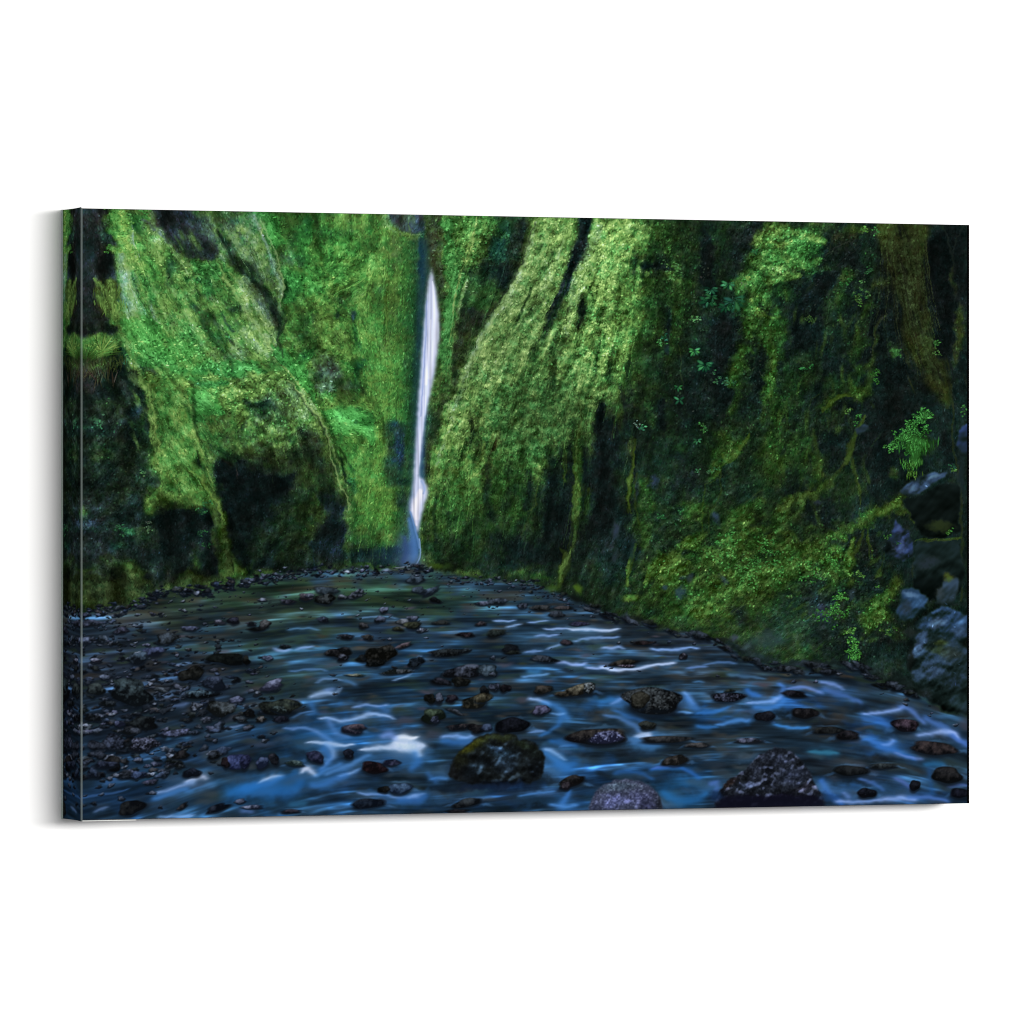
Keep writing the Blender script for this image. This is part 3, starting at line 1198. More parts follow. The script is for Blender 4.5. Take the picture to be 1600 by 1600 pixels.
WATER_LIGHTS = '''
6f95b8 .7 | 560 966 1.2 590 964 1.5 620 966 1
5f8aa8 .7 | 450 985 1 480 982 1.6 500 984 1
9ab4dc .85 | 430 1013 1.6 442 1017 2.2 455 1015 1.4
9ab4dc .8 | 466 1016 1.2 478 1013 2 490 1010 1
86a6d0 .8 | 495 1067 1.2 505 1061 2 520 1060 1.4 535 1062 1
7098c8 .7 | 455 1050 1.2 485 1046 1.6 510 1048 1.2
5c94c8 .6 | 540 1062 3 555 1070 3
b4c8e8 .85 | 484 1090 2.4 497 1086 5 512 1082 5 524 1084 3 532 1076 1.4
7c9cd0 .7 | 508 1078 3 520 1076 4
3f78b0 .8 | 484 1100 4 492 1112 4 480 1116 2
6f9cd0 .7 | 488 1110 1.2 470 1114 1.6 458 1120 1
90b0e0 .85 | 552 1106 1.4 570 1102 2.8 590 1105 2 605 1103 1.8
4c84c4 .6 | 596 1106 4 606 1112 4 612 1106 2
b4c8ea .9 | 500 1122 1.6 516 1122 3 536 1127 4 560 1122 4.4 580 1117 3.6 600 1119 2.8 615 1123 1.2
7aa0d8 .75 | 514 1126 4 520 1140 5 530 1148 6 545 1150 4
88a8dc .85 | 443 1137 1.4 458 1138 2.4 475 1137 2.6 492 1142 3 505 1150 4 516 1158 3
4c88c8 .7 | 506 1150 5 518 1158 4
c8d4f0 .95 | 480 1160 1.4 500 1161 3 520 1163 4.4 538 1165 3.4 552 1164 1.4
a4c0e8 .9 | 508 1163 4 519 1172 6 520 1182 4.4 512 1192 3 505 1200 2
3f84cc .8 | 505 1170 6 515 1186 6 502 1204 5
c0ccea .95 | 472 1208 3 480 1200 6 488 1206 5 494 1212 2
5a98d8 .7 | 494 1212 3 510 1204 3 530 1196 3
d0daf4 .97 | 562 1172 2 580 1170 5 600 1168 6 625 1167 8 645 1166 9 660 1166 5
d8e0f4 .95 | 618 1160 6 632 1165 9 648 1172 9 656 1180 5
e8eefc .97 | 617 1153 3 630 1152 6 642 1154 6 650 1153 3
8fa4dc .85 | 598 1150 4 608 1146 7 618 1152 5
3f84cc .8 | 650 1178 6 654 1190 8 645 1200 6
6aa4e0 .75 | 575 1180 3 560 1188 4 548 1196 4 530 1203 4 510 1210 3
9abce8 .85 | 530 1214 2 545 1209 3.4 560 1204 2.4
4888d0 .8 | 540 1212 5 515 1222 7 490 1228 6
ccd4ec .95 | 402 1224 2 415 1219 4 428 1216 5 440 1214 2.4
3f88d4 .85 | 440 1216 4 420 1224 6 395 1228 6 380 1234 5
2a78c4 .7 | 380 1236 9 410 1236 10 450 1238 12 470 1226 8
90b0e4 .85 | 560 1239 1.4 580 1242 2.6 605 1243 2.4 630 1246 3.6 650 1245 4.4 662 1242 2
b4c4ea .8 | 640 1246 3 650 1246 4
3878c4 .7 | 625 1250 6 650 1252 7 665 1246 4
6c8cc8 .7 | 380 1268 4 395 1270 3
3f8ab0 .5 | 455 1258 5 475 1256 5
c0c8e8 .95 | 292 1222 3 302 1216 6 315 1214 5 322 1217 3
9ab4e0 .85 | 244 1240 2 262 1236 3.4 282 1229 5 300 1222 5
4f90d0 .8 | 240 1248 4 262 1242 5 290 1234 4
90b8e8 .85 | 250 1276 2 270 1275 2.6 290 1275 2.6 304 1274 1.4
2a80cc .7 | 360 1240 8 385 1232 9 400 1228 6
7aa8d8 .7 | 225 1187 1.4 243 1184 2 262 1183 1.4
8ca4d0 .6 | 150 1268 1.4 160 1264 2.4 168 1262 1.6
4c78b0 .6 | 130 1246 2 155 1242 2 185 1236 1.6 200 1232 1
4c74a8 .6 | 165 1222 3 180 1216 5 192 1212 3
9ab4dc .6 | 325 1143 1.6 345 1139 2.4 370 1135 2.2 382 1133 1.2
88a4cc .6 | 275 1040 1.2 287 1037 2 295 1036 1
7c90b8 .6 | 268 1106 2 285 1102 3.4 292 1098 2
6ab0e0 .6 | 262 1154 2 278 1153 2.4 294 1152 1.4
90b4e8 .9 | 690 1152 2 708 1150 4 725 1152 4.4 742 1149 2.4
3a7cc4 .75 | 690 1158 4 710 1160 6 735 1158 5
5ca0e4 .85 | 673 1218 2 688 1217 3.6 700 1214 2
3f7cc0 .6 | 668 1210 4 680 1222 4
a8c8ee .9 | 851 1172 3 862 1174 5 872 1180 4 882 1186 2
4a98e0 .85 | 852 1178 5 866 1186 7 878 1194 7 888 1198 4
3080d0 .7 | 870 1195 8 885 1200 8 895 1196 5
5a98d8 .8 | 812 1246 1.6 830 1241 2.4 850 1238 2.4 868 1238 1.2
4c94e4 .9 | 890 1234 2.4 886 1244 4 880 1254 5
64a8f0 .85 | 862 1258 3 880 1259 4 900 1257 2.4
8ab4ec .8 | 828 1145 1.6 840 1143 2.8 850 1144 1.4
6aa4e0 .75 | 876 1166 2 888 1165 3 902 1164 1.6
2f78c0 .75 | 860 1160 3 880 1160 6 900 1164 5
a8c4ec .9 | 826 1092 1.6 838 1093 3.6 850 1096 3 860 1101 1.6
4c94d8 .8 | 850 1098 4 868 1104 6 880 1112 7 888 1122 5
3f88d0 .7 | 878 1120 5 874 1132 4 860 1142 3 845 1150 2
7cb0e4 .8 | 862 1115 1.4 875 1116 2.4 884 1115 1.2
7ab0e0 .85 | 816 1059 1.6 835 1056 2.6 855 1055 1.4
3f90c8 .6 | 826 1050 4 842 1050 5
9ab4e0 .85 | 772 969 1 790 971 1.4 805 970 1
9ab8e0 .8 | 790 979 1 805 978 1.6 815 975 1
94b0dc .8 | 828 972 1.2 842 971 1.8 856 969 1
a8bce4 .85 | 851 983 1 870 982 1.4 888 984 1.2
b0c8f0 .95 | 890 984 1.2 910 985 2.6 935 985 2.6 960 983 2 968 983 1
94aedc .85 | 838 996 1.4 850 994 2.2 862 992 1.8 874 990 1
94b0e0 .85 | 898 1003 1.4 915 999 2 938 996 2.2 965 995 1.6
a0b8e4 .85 | 942 1012 2 955 1014 2.6 968 1012 2.4 976 1015 1.2
9ab4e0 .8 | 856 1016 1.2 866 1010 2 878 1006 1.8
8cacdc .75 | 820 1019 1.4 835 1018 2 848 1017 1.2
a8bcea .9 | 868 1035 2 885 1036 2.6 905 1038 2.8 915 1036 2
a8bce8 .9 | 915 1043 2 930 1046 2.4 945 1043 2.8 955 1046 2.6 962 1048 2
b0c8f4 .95 | 940 1044 1.6 955 1048 2.4 975 1048 2.8 1000 1045 3 1020 1040 2.6 1045 1037 2.8 1055 1037 2
94b4e8 .9 | 1017 1015 1.4 1035 1016 2 1055 1014 2 1075 1013 2 1090 1014 1.2
7c9cd8 .7 | 1075 1045 1.4 1090 1043 2.2 1105 1043 1.4
6c94c8 .6 | 1100 1040 1.4 1125 1035 2 1150 1037 1.4
6090b8 .6 | 1140 1054 3 1160 1056 4 1195 1061 1.6
5f98c8 .6 | 1085 1067 1.2 1100 1067 1.6
3c94e0 .7 | 940 1098 5 955 1096 6 968 1096 3
90b0e8 .85 | 955 1102 2 965 1096 4 974 1092 3
6c9cd8 .7 | 944 1119 2 960 1122 2.4 975 1124 4 990 1133 4 998 1142 4
3f7cc0 .75 | 960 1112 2 985 1120 4 1003 1128 5 1012 1140 4
c4d0f0 .95 | 992 1152 3 1003 1150 6.5 1013 1149 6 1018 1154 3
4c8ccc .85 | 985 1158 5 1000 1160 10 1018 1162 11 1032 1160 6
8cb8f0 .85 | 1070 1084 3 1076 1090 5 1082 1098 4
4888d0 .75 | 1074 1092 5 1084 1102 6 1092 1106 4
7ab8f4 .9 | 1058 1113 1.4 1070 1114 3 1082 1114 1.4
3f8cdc .8 | 1090 1114 3 1110 1113 4 1130 1108 3.4 1140 1104 2
5ca4ec .85 | 1120 1132 1.6 1135 1130 3.4 1155 1126 4 1170 1124 2
3f90e0 .7 | 1090 1134 3 1108 1136 4 1120 1136 2
a0bcec .92 | 1168 1098 1.6 1185 1099 3 1200 1098 4.4 1212 1095 4 1222 1088 2.4
4c94e4 .85 | 1180 1106 4 1200 1108 5 1215 1104 5 1226 1096 4
3f88e0 .8 | 1168 1080 4 1176 1086 5 1188 1088 3
4ca0ec .9 | 1212 1134 2 1228 1137 2.4 1245 1138 2.4 1266 1137 1.6
5890e0 .8 | 1210 1130 1.6 1204 1122 2
5c94e4 .85 | 1218 1070 2 1226 1076 3 1222 1090 4
7c9ce0 .85 | 1232 1078 1.6 1250 1076 2.8 1268 1077 3 1285 1084 2.4
86a4e0 .85 | 1282 1066 1.6 1293 1068 4 1305 1072 3.4 1318 1078 2
5078b8 .8 | 1290 1078 4 1310 1084 5 1330 1092 5 1345 1100 3
9ab4ec .92 | 1350 1116 1.6 1368 1114 3.2 1388 1112 3.6 1405 1110 3.6 1412 1104 2
6c90d4 .85 | 1405 1106 2.4 1418 1108 4 1432 1118 4 1446 1130 3
4078c0 .8 | 1350 1122 4 1375 1124 6 1388 1134 6
5c88d0 .8 | 1446 1122 4 1470 1136 6 1490 1148 6 1512 1160 4
b4c0ea .95 | 1436 1148 2 1455 1147 3.6 1475 1145 5 1490 1145 4.4 1500 1152 3
5c88d8 .85 | 1490 1150 4 1505 1160 4 1516 1168 4
4c94ec .85 | 1350 1157 2 1368 1160 3.6 1385 1163 4.4 1398 1158 4
9ab4ec .85 | 1378 1164 2 1390 1164 4.4 1396 1156 3.4
3f88e0 .85 | 1372 1166 4 1392 1172 6 1410 1180 5 1430 1186 3
7c94cc .8 | 1400 1178 2 1420 1184 2.6 1442 1186 2
3f90a8 .85 | 1266 1175 2.4 1285 1175 4.6 1305 1176 3.4 1311 1177 1.6
2f78a8 .75 | 1446 1195 3 1460 1194 5 1474 1196 3
27588c .7 | 1452 1204 4 1453 1220 3 1456 1240 3
3f80dc .85 | 1284 1220 4 1292 1234 6 1304 1248 6 1316 1256 4
5c84c8 .75 | 1345 1216 2 1365 1224 3 1380 1236 2
6c7cc0 .75 | 1400 1218 3 1414 1226 4 1424 1236 2
8ca4e0 .85 | 1318 1240 2.6 1326 1245 4
98aee0 .95 | 1306 1253 2.6 1340 1252 3.4 1375 1250 4 1410 1248 4.6 1432 1250 3.4
5c88d0 .85 | 1420 1246 3.4 1450 1247 4.6 1480 1252 3.4
6078b8 .8 | 1484 1230 2 1500 1228 2.4 1514 1231 2
3478c8 .85 | 1018 1202 2.4 1040 1200 2.4 1062 1200 2.4 1082 1207 3 1092 1216 4
5c84d8 .8 | 1022 1200 1.4 1042 1198 2 1058 1200 1.4
2a88d0 .7 | 1036 1240 6 1060 1252 9 1090 1250 8 1104 1240 4
6c84d8 .8 | 1112 1226 4 1120 1224 4.4 1118 1236 3
2f70b8 .6 | 962 1208 3 980 1204 4 1005 1208 4 1020 1216 3
a8c4e8 .8 | 616 1062 1 640 1052 1 656 1026 1
'''

def finish_river(img, af):
    strokes(img, WATER_LIGHTS, .95, 1.6)
    # soften and comb the lights along the current
    return img

RIVER_ROCKS_FAR = '''
141 974 19 6 0 4c5274 28303c .25
133 1001 12 6 0 5c6c90 2c3850 .3
160 998 8 7 20 4c6478 25323c .3
240 1018 20 7 -5 3c4c86 26304c .2
215 1028 17 9 -10 38586c 1f2c38 .2
150 1032 10 4 5 807c92 3c3c4c .2
262 997 18 9 0 3c4c54 282c28 .35
297 982 14 5 0 48507a 2a3040 .4
343 972 10 4 5 9a90a4 5c5668 .2
365 970 9 7 0 3a3a58 1f2030 .4
190 985 12 6 0 504c6c 2a2c3c .3
299 1053 19 12 -15 2c2a1c 1a1a14 .4
357 1030 32 10 2 161e14 0e1412 .3
315 1085 25 8 0 40707c 12161c .5
335 1068 16 13 10 344668 20304a .25
205 1082 32 20 10 34504c 1a2428 .35
165 1058 10 5 0 5c6c8a 283448 .3
150 1077 16 9 5 38483c 1f2828 .3
345 1107 24 12 10 46504c 2a2c24 .6
225 1130 22 11 0 26302c 181c20 .4
187 1131 8 6 0 6068a0 303860 .3
276 1145 20 7 -4 5c6294 262c3c .4
225 1163 25 11 0 5c5c7a 2c2c3c .9
178 1160 20 12 10 34405c 1c2434 .6
150 1165 14 8 0 2c3444 18202c .4
176 1193 12 14 40 26221c 14161a .3
145 1207 9 9 0 2c4468 1c2c44 .4
216 1211 12 7 -10 2c4c86 1c2c50 .3
165 1195 20 6 0 2c3a5c 1c2840 .2
372 1190 17 14 -20 4054b4 28388c .1
352 1192 7 9 0 30181c 1a1218 .2
335 1180 12 7 0 28323c 14181c .6
283 1180 14 7 0 3c302c 20201f .4
235 1222 12 5 -15 4c486c 20242f .2
300 1208 14 8 0 26304c 181f34 .3
205 1262 20 12 -25 26261f 161a20 .2
205 1142 14 7 0 38404c 20282c .5
370 1093 12 6 -10 545c84 2a3050 .2
375 1252 10 4 -10 5c6080 303850 .2
395 1261 16 4 0 6c7090 30385c .2
170 1100 14 5 0 303c40 1c2628 .3
145 1122 12 6 0 384044 1c2228 .4
340 1263 20 6 -20 20283a 10182c .2
285 1260 10 4 -30 38302c 1a1c20 .2
425 1071 20 8 -18 74749c 4c4c78 .15
437 1105 30 14 0 3a4424 1a1f1c .3
437 1109 14 6 10 486858 283430 .7
408 1124 9 5 -20 746450 2c2820 .5
390 1115 10 7 0 302c24 181a1c .4
393 975 9 4 0 4a4450 20242c .3
414 975 10 7 0 544c44 241f24 .3
402 983 16 4 0 1c1c1c 121616 .3
450 940 14 4 0 605870 302c3c .3
410 937 8 3 0 7c8494 3c4450 .3
478 933 12 6 0 7c5c68 40343c .3
484 930 7 4 0 8c90a4 50546c .3
510 923 20 7 0 3c5462 26343c .2
508 936 16 9 0 343a34 10120f .6
555 930 12 6 -10 606474 2c3038 .6
535 933 9 4 0 666c74 282c30 .4
562 924 8 4 0 6c7484 303844 .4
600 953 7 6 0 646890 20242c .3
594 968 9 6 0 4c587a 1c242c .3
632 972 12 6 0 70706c 2c342c .4
645 977 14 7 -10 4a4c1c 1c2012 .3
622 983 10 4 5 46441a 20220f .3
645 966 9 5 0 5c6484 2c3040 .3
568 978 9 5 0 4c4440 20201f .3
505 968 10 5 0 3c4c6c 1c2434 .3
541 995 12 5 0 38343c 1c1c24 .5
575 996 10 5 0 504434 24201c .4
530 1020 20 9 0 3a302c 1a1818 .5
536 1028 10 6 0 4c5060 1c1f28 .8
571 1029 14 7 0 1f201c 12140f .5
596 1022 24 14 0 38301f 1a170c .5
585 1036 14 8 0 1f1f18 0e120f .9
630 1009 16 4 -20 6c4848 34241f .2
650 1035 14 8 -10 1c2c38 101820 .6
620 1050 24 5 -4 5c6060 2c342c .8
555 1055 16 3 3 7c7440 4a4824 .1
660 985 10 4 0 7c8494 343c48 .8
445 1010 8 4 0 26343c 141c24 .2
418 1028 9 5 0 5c648c 283048 .5
385 1032 6 8 0 201f14 12120f .4
672 924 18 5 -25 3c5874 26384c .1
650 905 14 8 0 3c5868 283c48 .1
655 922 12 6 0 344c60 243444 .1
680 938 10 5 10 1c2024 12161a .3
690 973 16 4 0 2a2c22 141814 .3
752 975 10 4 0 4c3838 241c20 .3
728 992 14 5 0 402428 18141a .5
775 990 18 6 -8 2c3c2c 1a2420 .3
700 1020 32 7 0 242a26 0f1418 .7
728 1017 10 4 -10 34484c 1c2428 .6
798 1014 15 7 0 161c20 101420 .3
802 1020 12 4 0 283020 141a14 .2
850 1030 22 6 4 303840 141c22 .6
726 1050 38 10 -3 474e60 1a1a20 .25
762 1048 18 10 0 40606c 284048 .2
770 1054 6 4 0 505c70 1c242c .4
690 1066 20 6 10 302c38 18181f .3
720 1066 14 9 0 34301f 1c1c14 .4
773 1074 9 7 0 545c7c 283044 .4
790 1076 9 7 0 2c1f24 16121a .3
757 1079 8 7 0 1f201f 101418 .3
686 1092 8 9 0 50586c 282c3c .4
672 1092 10 8 0 2c281c 18170f .3
706 1092 10 7 0 44343c 20182a .3
745 1096 26 11 -12 5c481a 2a220f .25
752 1092 10 7 0 6c5a28 4a3c1a .2
849 1078 18 7 -5 4c3a24 2a2418 .2
846 1110 14 9 0 5c5280 2c2c4c .15
677 1119 20 12 0 46602a 20301a .25
680 1125 8 6 0 7078a0 384060 .5
711 1112 14 4 25 50545c 2c3438 .2
718 1136 20 6 -5 4a342c 202430 .5
745 1139 14 8 0 28201c 14121a .3
'''
RIVER_ROCKS_NEAR = '''
800 1134 28 13 0 151622 0c0d16 .3
761 1137 10 6 0 34507c 1c2c54 .1
905 1078 26 9 -14 8a7038 3c2c14 .15
921 1075 10 9 0 7c8478 2c2c26 .9
880 1085 16 5 0 54401f 281f14 .1
1020 1095 50 21 2 40443c 1a1a1a .9
1000 1094 16 14 0 3c341c 241f12 .5
1138 1090 27 9 -2 3c3c54 161422 .9
1140 1080 10 3 -6 46502c 1c241a .1
935 1152 46 15 0 4c3a28 221a20 .2
948 1153 28 11 0 7478b4 40407c .9
1196 1120 17 9 0 1f1c24 181420 .3
1055 1189 22 9 -12 604830 342a20 .15
1040 1156 40 7 0 42382c 28282a .1
1090 1165 20 5 0 54483c 302c2c .1
1170 1158 26 5 0 5c5c7a 30343f .1
1012 1134 14 8 0 4c4c2c 282a20 .1
893 1222 24 9 -20 443020 241a14 .3
885 1228 9 7 0 604848 342430 .2
1242 1085 22 6 5 241c24 16141a .3
1258 1115 22 10 0 302420 201a1c .4
1415 1134 22 12 10 58303c 24141c .3
1460 1170 42 11 8 482c22 20181c .12
1380 1198 26 5 0 38443c 22282c .1
1330 1205 30 9 0 20221f 14181a .1
1295 1142 26 7 0 28281f 18181a .2
1325 1150 22 8 0 2c2020 181416 .3
1355 1240 16 9 0 201c28 12121a .3
1430 1228 10 9 0 1c1820 100f18 .2
1500 1240 16 9 0 18182a 0c101f .2
1480 1212 26 14 0 2a221c 161516 .3
1005 1005 20 4 0 402420 201816 .2
975 1036 26 5 -4 44341c 241c12 .2
980 1041 14 3 0 7c5c6c 34242f .9
1068 1026 7 6 0 5c505c 282430 .3
885 1004 10 5 0 4a3034 241c22 .2
905 975 16 4 0 38305c 1c1c34 .4
1135 1000 16 6 8 4c5070 1c1f28 .4
963 968 6 6 0 60707c 28343c .4
974 967 10 7 20 3c4848 1f2828 .5
845 950 20 5 0 3c3830 1f1f1c .5
880 950 16 4 0 483830 242018 .4
870 960 14 6 0 303840 1c2228 .4
817 947 9 5 0 646c84 283040 .4
755 943 14 4 0 585c78 282c40 .4
778 940 16 6 0 44586c 20303c .3
550 1140 18 8 0 58404c 2c2c48 .1
560 1136 14 5 0 5c3c40 30243a .1
493 1183 16 9 20 2c2c58 18204a .2
545 1178 9 8 0 2a2c40 181f34 .2
410 1192 12 9 -25 5670b0 283c74 .05
383 1190 8 12 0 343c84 1f2454 .1
428 1186 8 10 -20 302c34 181a24 .1
461 1193 16 5 5 547860 305048 .1
585 1200 22 10 5 501a1c 280f14 .3
612 1192 14 6 0 4c4470 282c54 .1
625 1232 20 9 -10 2c6090 1c3c70 .1
600 1234 10 6 0 2a2418 14140f .2
440 1124 12 6 0 28283c 181c30 .2
575 1256 30 8 -5 1c2838 10182c .1
730 1255 26 7 -10 303430 181c22 .1
715 1268 18 4 0 2c2022 14141a .2
455 1268 16 4 0 3a2c38 1c1c2c .1
'''

